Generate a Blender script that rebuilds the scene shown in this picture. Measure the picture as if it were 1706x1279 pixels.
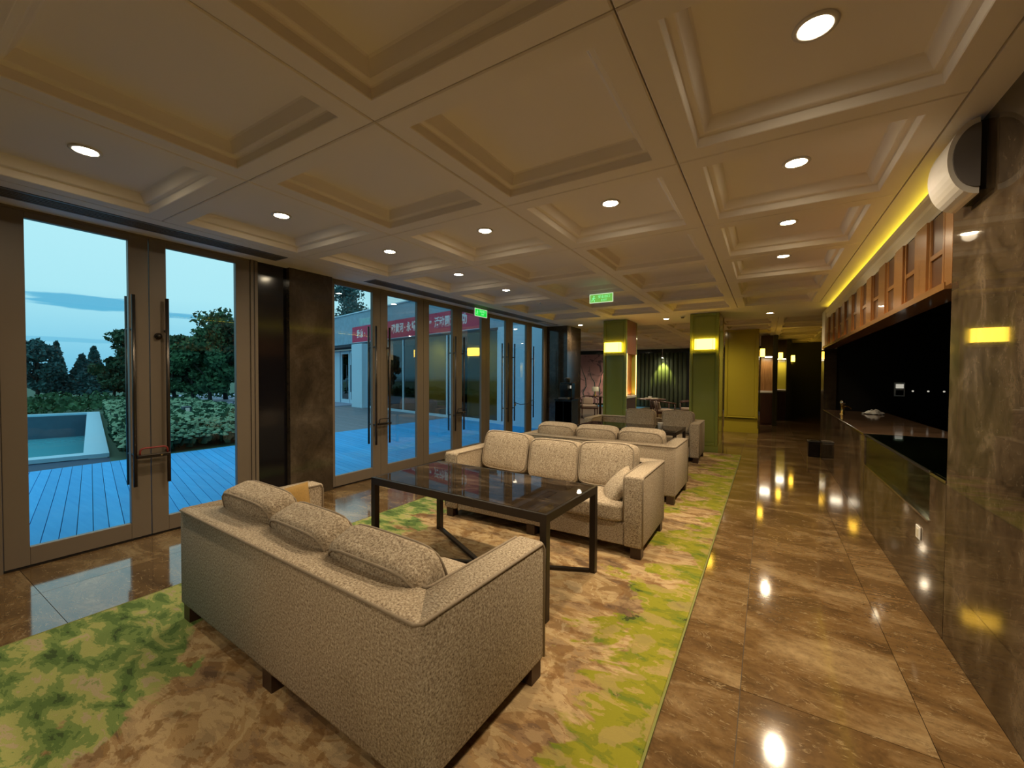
import bpy, bmesh, math, random
from mathutils import Vector, Matrix
random.seed(7)
for o in list(bpy.data.objects): bpy.data.objects.remove(o, do_unlink=True)
S = bpy.context.scene; COL = S.collection; PI = math.pi
# ---------------------------------------------------------------- camera
H = 1.5; F_PX = 689.7; YAW, PITCH, ROLL = .5510, -.0207, .0045
cy_, sy_ = math.cos(YAW), math.sin(YAW)
Fv = Vector((-sy_, cy_, 0)); Rv = Vector((cy_, sy_, 0)); Uv = Vector((0, 0, 1))
F2 = Fv*math.cos(PITCH)+Uv*math.sin(PITCH); U2 = Uv*math.cos(PITCH)-Fv*math.sin(PITCH)
R3 = Rv*math.cos(ROLL)+U2*math.sin(ROLL); U3 = U2*math.cos(ROLL)-Rv*math.sin(ROLL)
cam = bpy.data.cameras.new('camera'); co = bpy.data.objects.new('camera', cam); COL.objects.link(co)
cam.sensor_width = 36; cam.lens = F_PX/1706*36; cam.clip_start = .02; cam.clip_end = 400
co.matrix_world = Matrix(((R3.x, U3.x, -F2.x, 0), (R3.y, U3.y, -F2.y, 0), (R3.z, U3.z, -F2.z, H), (0, 0, 0, 1)))
S.camera = co
# ---------------------------------------------------------------- view, world
S.view_settings.view_transform = 'Standard'; S.view_settings.look = 'None'
S.view_settings.gamma = 1; S.view_settings.use_curve_mapping = False; S.view_settings.exposure = 0.0
S.cycles.use_denoising = True; S.cycles.max_bounces = 10; S.cycles.diffuse_bounces = 5; S.cycles.glossy_bounces = 5
S.cycles.transparent_max_bounces = 16; S.cycles.sample_clamp_indirect = 6; S.cycles.caustics_reflective = False
SKY_STRENGTH = 1.07; DOWNLIGHT_W = 112; SCONCE_E = 13.0; LED_E = 9.0

class NT:
    def __init__(s, tree): s.t = tree; s.n = tree.nodes; s.l = tree.links
    def add(s, typ, **kw):
        nd = s.n.new(typ)
        for k, v in kw.items():
            if k.startswith('i_'):
                key = k[2:]; key = int(key) if key.isdigit() else key.replace('_', ' ')
                if hasattr(v, 'is_output') or isinstance(v, bpy.types.NodeSocket): s.l.new(v, nd.inputs[key])
                else: nd.inputs[key].default_value = v
            else: setattr(nd, k, v)
        return nd
    def math(s, op, a, b=0.0, clamp=False):
        nd = s.n.new('ShaderNodeMath'); nd.operation = op; nd.use_clamp = clamp
        for i, v in enumerate((a, b)):
            if isinstance(v, bpy.types.NodeSocket): s.l.new(v, nd.inputs[i])
            else: nd.inputs[i].default_value = v
        return nd.outputs[0]
    def ramp(s, fac, stops, interp='LINEAR'):
        nd = s.n.new('ShaderNodeValToRGB'); cr = nd.color_ramp; cr.interpolation = interp
        while len(cr.elements) < len(stops): cr.elements.new(.5)
        for e, (p, c) in zip(cr.elements, stops): e.position = p; e.color = (*c, 1)
        s.l.new(fac, nd.inputs[0]); return nd.outputs[0]
    def mix(s, fac, a, b, mode='MIX'):
        nd = s.n.new('ShaderNodeMix'); nd.data_type = 'RGBA'; nd.blend_type = mode
        for k, v in ((0, fac), (6, a), (7, b)):
            if isinstance(v, bpy.types.NodeSocket): s.l.new(v, nd.inputs[k])
            else: nd.inputs[k].default_value = v if k == 0 else (*v, 1)
        return nd.outputs[2]
    def sstep(s, v, a, b):
        nd = s.n.new('ShaderNodeMapRange'); nd.interpolation_type = 'SMOOTHSTEP'; s.l.new(v, nd.inputs[0])
        nd.inputs[1].default_value = a; nd.inputs[2].default_value = b; return nd.outputs[0]
    def noise(s, vec, scale, detail=4, rough=.5, dist=0.0):
        nd = s.n.new('ShaderNodeTexNoise'); nd.inputs['Scale'].default_value = scale; nd.inputs['Detail'].default_value = detail
        nd.inputs['Roughness'].default_value = rough; nd.inputs['Distortion'].default_value = dist
        if vec is not None: s.l.new(vec, nd.inputs['Vector'])
        return nd.outputs[0]
    def mapping(s, vec, scale=(1, 1, 1), rot=(0, 0, 0), loc=(0, 0, 0)):
        nd = s.n.new('ShaderNodeMapping'); s.l.new(vec, nd.inputs[0])
        nd.inputs[1].default_value = loc; nd.inputs[2].default_value = rot; nd.inputs[3].default_value = scale; return nd.outputs[0]

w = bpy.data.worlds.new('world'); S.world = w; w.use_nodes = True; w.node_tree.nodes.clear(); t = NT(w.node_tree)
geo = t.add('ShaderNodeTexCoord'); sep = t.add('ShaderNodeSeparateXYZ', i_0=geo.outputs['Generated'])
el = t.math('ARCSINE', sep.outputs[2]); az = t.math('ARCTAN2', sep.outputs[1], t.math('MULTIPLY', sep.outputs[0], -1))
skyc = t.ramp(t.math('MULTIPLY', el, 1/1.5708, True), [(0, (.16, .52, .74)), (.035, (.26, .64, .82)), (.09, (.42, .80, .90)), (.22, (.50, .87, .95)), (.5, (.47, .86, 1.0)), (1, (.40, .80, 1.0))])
cv = t.add('ShaderNodeCombineXYZ', i_0=t.math('MULTIPLY', az, 9.0), i_1=t.math('MULTIPLY', el, 85.0))
cn = t.math('MULTIPLY', t.math('SUBTRACT', t.noise(cv.outputs[0], 1.0, 5, .6), .5), 3.4)
def streak(a0, aw, e0, ew):
    q = t.math('ADD', t.math('POWER', t.math('ABSOLUTE', t.math('DIVIDE', t.math('SUBTRACT', az, a0), aw)), 2.0), t.math('POWER', t.math('ABSOLUTE', t.math('DIVIDE', t.math('SUBTRACT', el, e0), ew)), 2.0))
    return t.sstep(t.math('ADD', q, cn), 1.25, .45)
cm = t.math('MAXIMUM', t.math('MAXIMUM', streak(.235, .085, .1195, .0135), streak(.36, .10, .1085, .0045)), t.math('MULTIPLY', streak(.20, .12, .055, .004), .5))
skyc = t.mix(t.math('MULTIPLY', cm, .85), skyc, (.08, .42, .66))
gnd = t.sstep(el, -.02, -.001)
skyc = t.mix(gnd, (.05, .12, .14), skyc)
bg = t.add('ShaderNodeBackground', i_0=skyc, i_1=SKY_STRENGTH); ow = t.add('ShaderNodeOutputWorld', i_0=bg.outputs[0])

# ---------------------------------------------------------------- materials
def newmat(name):
    m = bpy.data.materials.new(name); m.use_nodes = True; m.node_tree.nodes.clear(); t = NT(m.node_tree)
    out = t.add('ShaderNodeOutputMaterial'); return m, t, out
def princ(t, out, col, rough=.5, metal=0.0, bump=None, bstr=.2, bdist=.01, coat=0.0, spec=.5, emit=None, estr=0.0):
    b = t.add('ShaderNodeBsdfPrincipled')
    for k, v in (('Base Color', col), ('Roughness', rough), ('Metallic', metal), ('Coat Weight', coat), ('Specular IOR Level', spec)):
        if isinstance(v, bpy.types.NodeSocket): t.l.new(v, b.inputs[k])
        else: b.inputs[k].default_value = (*v, 1) if k == 'Base Color' else v
    b.inputs['Coat Roughness'].default_value = .05
    if emit is not None:
        b.inputs['Emission Color'].default_value = (*emit, 1); b.inputs['Emission Strength'].default_value = estr
    if bump is not None:
        bn = t.add('ShaderNodeBump', i_Strength=bstr, i_Distance=bdist, i_Height=bump); t.l.new(bn.outputs[0], b.inputs['Normal'])
    t.l.new(b.outputs[0], out.inputs[0]); return b
def plain(name, col, rough=.5, metal=0.0, var=.12, scale=8, coat=0.0, bstr=.0, spec=.5):
    m, t, out = newmat(name); tc = t.add('ShaderNodeNewGeometry').outputs['Position']
    n = t.noise(tc, scale, 4)
    c = t.mix(t.math('MULTIPLY', n, var*2), col, tuple(x*.55 for x in col))
    princ(t, out, c, rough, metal, n if bstr else None, bstr, .004, coat, spec); return m
def emis(name, col, strength):
    m, t, out = newmat(name); e = t.add('ShaderNodeEmission', i_0=(*col, 1), i_1=strength); t.l.new(e.outputs[0], out.inputs[0]); return m
def marble(name, dark, mid, light, rough, scale=1.0, vein=.5, rand=True, rvar=.05, spec=.5):
    m, t, out = newmat(name); pos = t.add('ShaderNodeNewGeometry').outputs['Position']
    if rand:
        r = t.add('ShaderNodeObjectInfo').outputs['Random']
        off = t.add('ShaderNodeCombineXYZ', i_0=t.math('MULTIPLY', r, 17.0), i_1=t.math('MULTIPLY', r, 31.0), i_2=t.math('MULTIPLY', r, 9.0))
        va = t.add('ShaderNodeVectorMath', operation='ADD', i_0=pos, i_1=off.outputs[0]).outputs[0]
    else: va = pos
    v1 = t.mapping(va, (1, 2.2, 1.6), (0, 0, .5))
    n1 = t.noise(v1, 1.6*scale, 8, .62, .6); n2 = t.noise(va, 26*scale, 6, .7)
    n3 = t.noise(t.mapping(va, (1, 3.0, 2), (0, 0, .8)), 3.2*scale, 6, .6, 1.2)
    c = t.ramp(n1, [(.30, dark), (.52, mid), (.72, tuple(a*.5+b*.5 for a, b in zip(mid, light)))])
    vein_m = t.math('MULTIPLY', t.sstep(t.math('ABSOLUTE', t.math('SUBTRACT', n3, .5)), .022, .0), t.sstep(n2, .45, .65))
    c = t.mix(t.math('MULTIPLY', vein_m, vein), c, light)
    c = t.mix(t.math('MULTIPLY', t.sstep(n2, .35, .75), .45), c, tuple(x*.62 for x in dark))
    rg = t.math('ADD', t.math('MULTIPLY', n2, rvar), rough)
    princ(t, out, c, rg, spec=spec); return m
def wood(name, c1, c2, rough, axis=2, scale=6, coat=0.0):
    m, t, out = newmat(name); pos = t.add('ShaderNodeNewGeometry').outputs['Position']
    r = t.add('ShaderNodeObjectInfo').outputs['Random']
    off = t.add('ShaderNodeCombineXYZ', i_0=t.math('MULTIPLY', r, 7.0), i_1=t.math('MULTIPLY', r, 5.0), i_2=t.math('MULTIPLY', r, 3.0))
    va = t.add('ShaderNodeVectorMath', operation='ADD', i_0=pos, i_1=off.outputs[0]).outputs[0]
    sc = [1, 1, 1]; sc[axis] = .07
    n = t.noise(t.mapping(va, tuple(sc)), scale*6, 5, .6, .4)
    c = t.ramp(n, [(.3, c1), (.7, c2)])
    c = t.mix(t.math('MULTIPLY', r, .35), c, tuple(x*.6 for x in c1))
    princ(t, out, c, rough, bump=n, bstr=.08, bdist=.002, coat=coat); return m

M = {}
M['ceiling'] = plain('warm_ceiling_paint', (.82, .77, .71), .65, var=.04, scale=2)
M['trim_grey'] = plain('taupe_door_paint', (.17, .135, .10), .38, var=.08, scale=3)
M['stone_dark'] = marble('dark_brown_marble', (.030, .022, .014), (.060, .044, .028), (.16, .12, .085), .07, .9, .35)
M['stone_wall'] = marble('polished_brown_marble', (.022, .015, .009), (.080, .056, .033), (.26, .20, .135), .02, 1.3, .5, rvar=.03, spec=.3)
M['floor'] = marble('polished_floor_marble', (.062, .034, .014), (.160, .092, .036), (.50, .37, .20), .055, 1.1, .8, rvar=.05, spec=1.0)
M['floor_base'] = plain('floor_joint', (.06, .045, .03), .6)
M['green'] = plain('green_lacquer', (.29, .35, .08), .13, var=.06, scale=1.5, coat=.3)
M['green_dark'] = plain('dark_green_lacquer', (.032, .036, .013), .15, var=.1, scale=1.5)
M['olive'] = plain('olive_lacquer', (.42, .34, .03), .15, var=.06, scale=1.5, coat=.3)
M['black'] = plain('black_paint', (.006, .006, .006), .35, var=.1)
M['black_gloss'] = plain('black_gloss', (.008, .007, .009), .12, var=.1)
M['metal_dark'] = plain('bronze_metal', (.045, .036, .03), .32, .75, var=.1)
M['handle'] = plain('handle_metal', (.09, .075, .062), .3, .85, var=.1)
M['chrome'] = plain('chrome', (.75, .72, .68), .12, 1, var=.05)
M['brass'] = plain('brass', (.5, .36, .12), .25, 1, var=.05)
M['leg_wood'] = wood('dark_leg_wood', (.030, .014, .008), (.055, .026, .014), .4)
M['chair_wood'] = wood('red_brown_wood', (.035, .012, .008), (.07, .024, .014), .35)
M['header_wood'] = wood('amber_wood', (.17, .075, .022), (.33, .16, .05), .25, coat=.3)
M['header_dark'] = wood('smoked_wood', (.055, .022, .010), (.10, .045, .02), .3)
M['niche_wood'] = wood('niche_wood', (.16, .05, .015), (.26, .09, .025), .3)
M['white'] = plain('white_plastic', (.72, .70, .66), .4, var=.03)
M['cream'] = plain('cream_paint', (.66, .60, .46), .5, var=.04)
M['beige_fabric'] = plain('beige_cotton', (.32, .25, .20), .9, var=.2, scale=60)
M['vent'] = plain('vent_metal', (.16, .15, .15), .5, var=.1)
M['vent_black'] = plain('vent_dark', (.02, .02, .022), .7)
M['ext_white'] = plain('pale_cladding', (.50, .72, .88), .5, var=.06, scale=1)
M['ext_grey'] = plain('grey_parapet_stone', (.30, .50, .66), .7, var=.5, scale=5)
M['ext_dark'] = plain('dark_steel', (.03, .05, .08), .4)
M['lamp_dl'] = emis('downlight_glow', (1, .82, .55), 110)
M['lamp_sc'] = emis('sconce_glow', (1, .56, .045), SCONCE_E)
M['lamp_led'] = emis('led_yellow', (1, .78, .05), LED_E)
M['lamp_led2'] = emis('led_amber', (1, .46, .12), 9)
M['lamp_white'] = emis('niche_strip_glow', (1, .9, .7), 9)
M['lamp_dim'] = emis('small_indicator', (.9, .85, .7), .5)
M['exit_green'] = emis('exit_sign_green', (.015, .72, .06), 1.0)
M['exit_lime'] = emis('exit_sign_lime', (.22, .62, .10), .8)
M['exit_white'] = emis('exit_sign_white', (.75, 1, .62), 1.0)
M['exit_glyph'] = emis('exit_sign_glyph', (.25, 1, .35), 1.0)

def glassmat(name, tint, refl=1.0, rough=0.0):
    m, t, out = newmat(name)
    fr = t.add('ShaderNodeFresnel', i_0=1.5); tr = t.add('ShaderNodeBsdfTransparent', i_0=(*tint, 1)); gl = t.add('ShaderNodeBsdfGlossy', i_Roughness=rough)
    mx = t.add('ShaderNodeMixShader', i_0=t.math('MULTIPLY', fr.outputs[0], refl, True)); t.l.new(tr.outputs[0], mx.inputs[1]); t.l.new(gl.outputs[0], mx.inputs[2])
    t.l.new(mx.outputs[0], out.inputs[0]); return m
M['glass'] = glassmat('clear_glass', (.97, .99, .99), .42)
M['glass_green'] = glassmat('display_glass', (.72, .86, .78), .7)
M['glass_ext'] = glassmat('facade_glass', (.55, .62, .66), 2.2)

def fabric():
    m, t, out = newmat('tweed_fabric'); tc = t.add('ShaderNodeTexCoord').outputs['Object']
    a = t.noise(t.mapping(tc, (1, 1, 1)), 105, 3, .75); b = t.noise(tc, 260, 2, .6)
    big = t.noise(tc, 5, 3)
    wv = t.noise(t.mapping(tc, (1, 1, .25)), 120, 2, .6)
    c = t.ramp(a, [(.33, (.11, .08, .055)), (.46, (.32, .25, .17)), (.58, (.50, .42, .31)), (.72, (.70, .62, .49))])
    c = t.mix(t.math('MULTIPLY', t.sstep(b, .5, .7), .45), c, (.62, .54, .42))
    c = t.mix(t.math('MULTIPLY', big, .25), c, (.22, .16, .11))
    princ(t, out, c, .92, bump=t.math('ADD', a, wv), bstr=.5, bdist=.004, spec=.2); return m
M['fabric'] = fabric()
M['piping'] = plain('piping_fabric', (.30, .24, .17), .9, var=.3, scale=80)
M['pillow'] = plain('gold_tweed', (.40, .24, .065), .95, var=.4, scale=120, bstr=.3)

def rugmat():
    m, t, out = newmat('rug_pile'); pos = t.add('ShaderNodeNewGeometry').outputs['Position']
    x = t.add('ShaderNodeSeparateXYZ', i_0=pos).outputs[0]; y = t.add('ShaderNodeSeparateXYZ', i_0=pos).outputs[1]
    wob = t.noise(t.mapping(pos, (1, 1.6, 1), (0, 0, .35)), 1.5, 6, .6, .5)
    n1 = t.noise(t.mapping(pos, (1.0, 1.9, 1), (0, 0, .45)), 1.9, 7, .58, .7)
    n2 = t.noise(t.mapping(pos, (1.2, 2.6, 1), (0, 0, .5), (3, 7, 0)), 3.6, 7, .62, .4)
    n3 = t.noise(t.mapping(pos, (1.0, 1.0, 1), (0, 0, 0), (9, 2, 0)), 5.5, 5, .55, .3)
    br = t.ramp(n1, [(0, (.11, .068, .045)), (.39, (.22, .135, .080)), (.45, (.33, .19, .08)), (.50, (.56, .41, .22)), (.57, (.38, .23, .10)), (.62, (.60, .46, .27)), (.7, (.24, .15, .08))], 'CONSTANT')
    br2 = t.ramp(n2, [(0, (.13, .078, .044)), (.43, (.30, .19, .10)), (.50, (.47, .33, .17)), (.60, (.27, .17, .075))], 'CONSTANT')
    brown = t.mix(.5, br, br2)
    brown = t.mix(t.math('MULTIPLY', t.sstep(n3, .57, .60), .65), brown, (.20, .10, .035))
    gr = t.ramp(n2, [(0, (.04, .06, .015)), (.34, (.14, .19, .02)), (.40, (.20, .215, .018)), (.47, (.27, .265, .02)), (.58, (.40, .31, .09)), (.64, (.24, .26, .03))], 'CONSTANT')
    gl = t.ramp(n2, [(0, (.045, .09, .03)), (.37, (.10, .18, .05)), (.44, (.19, .28, .08)), (.52, (.38, .40, .13)), (.60, (.46, .38, .22)), (.66, (.28, .32, .12))], 'CONSTANT')
    wob5 = t.math('MULTIPLY', t.math('SUBTRACT', wob, .5), 2.6)
    er = t.sstep(t.math('ADD', x, wob5), -.78, -.70)
    yl = t.math('MULTIPLY', t.sstep(y, 1.3, .5), .8)
    el_ = t.sstep(t.math('ADD', t.math('SUBTRACT', x, wob5), t.math('MULTIPLY', yl, -1)), -3.0, -3.1)
    gr = t.mix(t.math('MULTIPLY', t.sstep(n3, .53, .56), .6), gr, (.40, .29, .12)); c = t.mix(er, brown, gr); c = t.mix(el_, c, gl)
    fine = t.noise(t.mapping(pos, (1, 5, 1)), 90, 3, .6)
    c = t.mix(t.math('MULTIPLY', fine, .35), c, (.10, .075, .03))
    princ(t, out, c, .95, bump=fine, bstr=.35, bdist=.006, spec=.1); return m
M['rug'] = rugmat()
M['rug_edge'] = plain('rug_binding', (.20, .21, .05), .9)
M['table_top'] = marble('dark_table_marble', (.012, .008, .005), (.028, .019, .012), (.26, .19, .13), .02, 1.4, .5, rand=False, rvar=.0)
M['counter_top'] = marble('brown_counter_marble', (.07, .04, .022), (.12, .07, .04), (.3, .2, .13), .06, 1.2, .4, rand=False)
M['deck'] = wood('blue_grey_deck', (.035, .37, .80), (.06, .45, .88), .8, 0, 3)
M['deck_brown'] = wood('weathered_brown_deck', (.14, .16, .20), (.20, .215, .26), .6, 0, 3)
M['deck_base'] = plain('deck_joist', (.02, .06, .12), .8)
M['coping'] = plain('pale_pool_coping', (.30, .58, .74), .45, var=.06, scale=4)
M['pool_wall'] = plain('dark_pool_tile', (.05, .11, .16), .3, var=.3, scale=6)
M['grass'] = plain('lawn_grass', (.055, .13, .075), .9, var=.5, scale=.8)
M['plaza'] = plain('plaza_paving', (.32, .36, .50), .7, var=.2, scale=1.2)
def watermat():
    m, t, out = newmat('pool_water'); pos = t.add('ShaderNodeNewGeometry').outputs['Position']
    princ(t, out, (.10, .50, .60), .04, bump=t.noise(pos, 3, 3), bstr=.08, bdist=.02); return m
M['water'] = watermat()
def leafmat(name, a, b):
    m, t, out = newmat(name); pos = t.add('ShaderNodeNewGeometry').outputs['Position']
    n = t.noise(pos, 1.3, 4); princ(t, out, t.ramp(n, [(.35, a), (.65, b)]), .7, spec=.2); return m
M['leaf_dark'] = leafmat('dark_leaves', (.012, .045, .03), (.035, .10, .05))
M['leaf_mid'] = leafmat('mid_leaves', (.02, .07, .035), (.05, .14, .06))
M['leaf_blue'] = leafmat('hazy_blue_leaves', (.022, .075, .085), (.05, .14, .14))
M['sedum'] = leafmat('sedum_leaves', (.10, .20, .12), (.24, .36, .22))
M['bark'] = plain('bark', (.03, .028, .025), .9)
M['red_cloth'] = plain('red_banner_cloth', (.58, .03, .11), .7, var=.05)
M['letter'] = plain('white_lettering', (.82, .80, .84), .6, var=.02)
M['red_plastic'] = plain('red_plastic', (.22, .02, .015), .4)
M['shade_white'] = plain('white_lamp_shade', (.6, .62, .5), .8)
def mural(name, base, dark, light, sc):
    m, t, out = newmat(name); pos = t.add('ShaderNodeNewGeometry').outputs['Position']
    n = t.noise(t.mapping(pos, (1, 1, 1.3)), sc, 7, .65, 1.0); n2 = t.noise(pos, sc*.6, 4)
    c = t.mix(t.sstep(n, .52, .60), base, dark); c = t.mix(t.math('MULTIPLY', t.sstep(n2, .5, .62), .7), c, light)
    princ(t, out, c, .6); return m
M['mural_pink'] = mural('pink_blossom_mural', (.52, .30, .29), (.15, .09, .11), (.62, .38, .36), 1.6)
M['curtain'] = plain('green_curtain', (.13, .17, .105), .8, var=.3, scale=1)

# ---------------------------------------------------------------- helpers
def link(o, parent=None):
    COL.objects.link(o)
    if parent is not None: o.parent = parent
    return o
def obj(name, bm, mat, parent=None, smooth=False, loc=None, rz=0.0):
    me = bpy.data.meshes.new(name); bmesh.ops.recalc_face_normals(bm, faces=bm.faces[:]); bm.to_mesh(me); bm.free()
    for mm in (mat if isinstance(mat, (list, tuple)) else [mat]): me.materials.append(M[mm])
    if smooth:
        for p in me.polygons: p.use_smooth = True
    o = bpy.data.objects.new(name, me)
    if loc is not None: o.location = loc
    o.rotation_euler = (0, 0, rz); return link(o, parent)
def tag(o, label=None, cat=None, group=None, kind=None):
    for k, v in (('label', label), ('category', cat), ('group', group), ('kind', kind)):
        if v: o[k] = v
    return o
def thing(name, label, cat, loc=(0, 0, 0), rz=0.0, group=None):
    o = bpy.data.objects.new(name, None); o.empty_display_size = .1; o.location = loc; o.rotation_euler = (0, 0, rz)
    link(o); return tag(o, label, cat, group)
def struct(name, bm, mat, parent=None):
    o = obj(name, bm, mat, parent)
    if parent is None: o['kind'] = 'structure'
    return o
def sempty(name, loc=(0, 0, 0)):
    o = bpy.data.objects.new(name, None); o.location = loc; link(o); o['kind'] = 'structure'; return o
def share(name, src, parent, loc=None, rz=None):
    o = bpy.data.objects.new(name, src.data); link(o, parent)
    if loc is not None: o.location = loc
    if rz is not None: o.rotation_euler = (0, 0, rz)
    return o
def dup(root, loc, rz, label, group=None):
    r = root.copy(); COL.objects.link(r); r.location = loc; r.rotation_euler = (0, 0, rz); r['label'] = label
    if group: r['group'] = group
    for ch in list(root.children):
        c = ch.copy(); COL.objects.link(c); c.parent = r
        for g in list(ch.children):
            d = g.copy(); COL.objects.link(d); d.parent = c
    return r
def B(): return bmesh.new()
def box(bm, x0, x1, y0, y1, z0, z1, bev=0.0, seg=2, mi=0):
    vs = [bm.verts.new((x, y, z)) for z in (z0, z1) for y in (y0, y1) for x in (x0, x1)]
    fs = [bm.faces.new([vs[i] for i in f]) for f in ((0, 2, 3, 1), (4, 5, 7, 6), (0, 1, 5, 4), (2, 6, 7, 3), (0, 4, 6, 2), (1, 3, 7, 5))]
    for f in fs: f.material_index = mi
    if bev:
        es = list({e for f in fs for e in f.edges}); bmesh.ops.bevel(bm, geom=es, offset=bev, segments=seg, affect='EDGES', profile=.5)
    return bm
def bx(*a, **k): return box(B(), *a, **k)
def prism(bm, pts, z0, z1):
    a = [bm.verts.new((x, y, z0)) for x, y in pts]; b = [bm.verts.new((x, y, z1)) for x, y in pts]; n = len(pts)
    bm.faces.new(a[::-1]); bm.faces.new(b)
    for i in range(n): bm.faces.new((a[i], a[(i+1) % n], b[(i+1) % n], b[i]))
    return bm
def tube(bm, pts, r, n=8, closed=False, r2=None):
    P = [Vector(p) for p in pts]; rings = []; m = len(P); up = Vector((0, 0, 1))
    for i, p in enumerate(P):
        a = P[(i-1) % m] if (closed or i > 0) else p; c = P[(i+1) % m] if (closed or i < m-1) else p
        d = (c-a).normalized()
        if i == 0: nrm = d.cross(up if abs(d.z) < .9 else Vector((1, 0, 0))).normalized()
        else:
            nrm = (nrm-d*nrm.dot(d))
            if nrm.length < 1e-6: nrm = d.cross(Vector((1, .3, 0)))
            nrm.normalize()
        bn = d.cross(nrm); rr = r if r2 is None else r+(r2-r)*i/(m-1)
        rings.append([bm.verts.new(p+(nrm*math.cos(2*PI*k/n)+bn*math.sin(2*PI*k/n))*rr) for k in range(n)])
    for i in range(m if closed else m-1):
        A, Bq = rings[i], rings[(i+1) % m]
        for k in range(n): bm.faces.new((A[k], A[(k+1) % n], Bq[(k+1) % n], Bq[k]))
    if not closed: bm.faces.new(rings[0][::-1]); bm.faces.new(rings[-1])
    return bm
def cyl(bm, c, r, h, n=20, r2=None, axis='z'):
    ax = {'x': Vector((1, 0, 0)), 'y': Vector((0, 1, 0)), 'z': Vector((0, 0, 1))}[axis]; c = Vector(c)
    return tube(bm, [c, c+ax*h], r, n, r2=r2)
def lathe(bm, prof, c=(0, 0, 0), n=24):
    rings = []
    for r, z in prof: rings.append([bm.verts.new((c[0]+max(r, 1e-4)*math.cos(2*PI*k/n), c[1]+max(r, 1e-4)*math.sin(2*PI*k/n), c[2]+z)) for k in range(n)])
    for a, b in zip(rings, rings[1:]):
        for k in range(n): bm.faces.new((a[k], a[(k+1) % n], b[(k+1) % n], b[k]))
    return bm
def cushion_bm(w, d, h, n=10, k=6.0, puff=.25):
    """box-edge cushion centred on the origin: rounded corners and crowned faces"""
    bm = B(); bmesh.ops.create_cube(bm, size=2); bmesh.ops.subdivide_edges(bm, edges=bm.edges[:], cuts=n, use_grid_fill=True)
    for v in bm.verts:
        x, y, z = v.co
        L = (abs(x)**k+abs(y)**k+abs(z)**k)**(1/k); x, y, z = x/L, y/L, z/L
        cr = (1-abs(x)**2.5)*(1-abs(z)**2.5)
        v.co = (x*w/2*(1-.03*(1-abs(z))), y*d/2*(1-puff*.5+puff*cr), z*h/2*(1+.03*(1-x*x)))
    return bm
def cushion_pipe(w, d, h, r=.007):
    bm = B()
    for s in (-1, 1):
        pts = []
        for k in range(36):
            a = 2*PI*k/36; c, q = math.cos(a), math.sin(a); L = (abs(c)**6+abs(q)**6)**(1/6)
            pts.append((c/L*w/2*.945, s*d/2*.80, q/L*h/2*.962))
        tube(bm, pts, r, 6, True)
    return bm
def text(body, size, mat, parent, loc, rot, sx=1.0, name='lettering', depth=.002):
    cu = bpy.data.curves.new('lettering', 'FONT'); cu.body = body; cu.size = size; cu.align_x = 'CENTER'; cu.align_y = 'CENTER'; cu.extrude = depth; cu.offset = .010 if size > .2 else 0.0
    o = bpy.data.objects.new('lettering_source', cu); COL.objects.link(o)
    dg = bpy.context.evaluated_depsgraph_get(); me = bpy.data.meshes.new_from_object(o.evaluated_get(dg)); bpy.data.objects.remove(o)
    me.materials.clear(); me.materials.append(M[mat])
    q = bpy.data.objects.new(name, me); link(q, parent); q.location = loc; q.rotation_euler = rot; q.scale = (sx, 1, 1); return q

XL, XR, ZC = -4.835, .88, 2.755
# ================================================================ SETTING: floor
floor = struct('floor', bx(-5.0, 3.4, -3.4, 20.6, -.12, -.012), 'floor_base')
def tiles(xs, ys, gap=.0015):
    cache = {}
    for i in range(len(xs)-1):
        for j in range(len(ys)-1):
            wx, wy = round(xs[i+1]-xs[i], 4), round(ys[j+1]-ys[j], 4); key = (wx, wy)
            c = ((xs[i]+xs[i+1])/2, (ys[j]+ys[j+1])/2, 0)
            if key not in cache:
                bm = B(); prism(bm, [(-wx/2+gap, -wy/2+gap), (wx/2-gap, -wy/2+gap), (wx/2-gap, wy/2-gap), (-wx/2+gap, wy/2-gap)], -.012, 0)
                cache[key] = obj('floor_tile', bm, 'floor', floor, loc=c)
            else: share('floor_tile', cache[key], floor, c)
ysA = [-3.4+1.105*k for k in range(12)]; ysA = [y+.26-.2 for y in ysA]; ysA = [2.24+1.105*k for k in range(-5, 8)]
tiles([-.40, -.085], ysA); tiles([-.085, .605], ysA); tiles([.605, XR], ysA)
tiles([-4.95, -4.2, -3.45], [-3.3+1.0*k for k in range(13)])
tiles([-3.45, -2.45, -1.45, -.40], [-3.3, -2.3, -1.3, -.3]); 
tiles([-3.45, -2.45, -1.45, -.40], [8.7, 9.975]); tiles([-4.95, -3.45, -2.45, -1.45, -.40, .6, 1.8], [9.975, 11.2, 12.7, 14.7, 16.7, 18.6])
# rug
rug = thing('rug', 'large hand-painted style rug in brown, beige and lime green under all the sofas', 'rug')
obj('pile', bx(-3.52, -.392, -.75, 8.90, .0, .013, .004, 1), 'rug', rug)
bm = B()
for a in ((-3.53, -3.52, -.76, 8.91), (-.392, -.382, -.76, 8.91), (-3.52, -.392, -.76, -.75), (-3.52, -.392, 8.90, 8.91)): box(bm, *a, 0, .012)
obj('binding', bm, 'rug_edge', rug)

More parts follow.
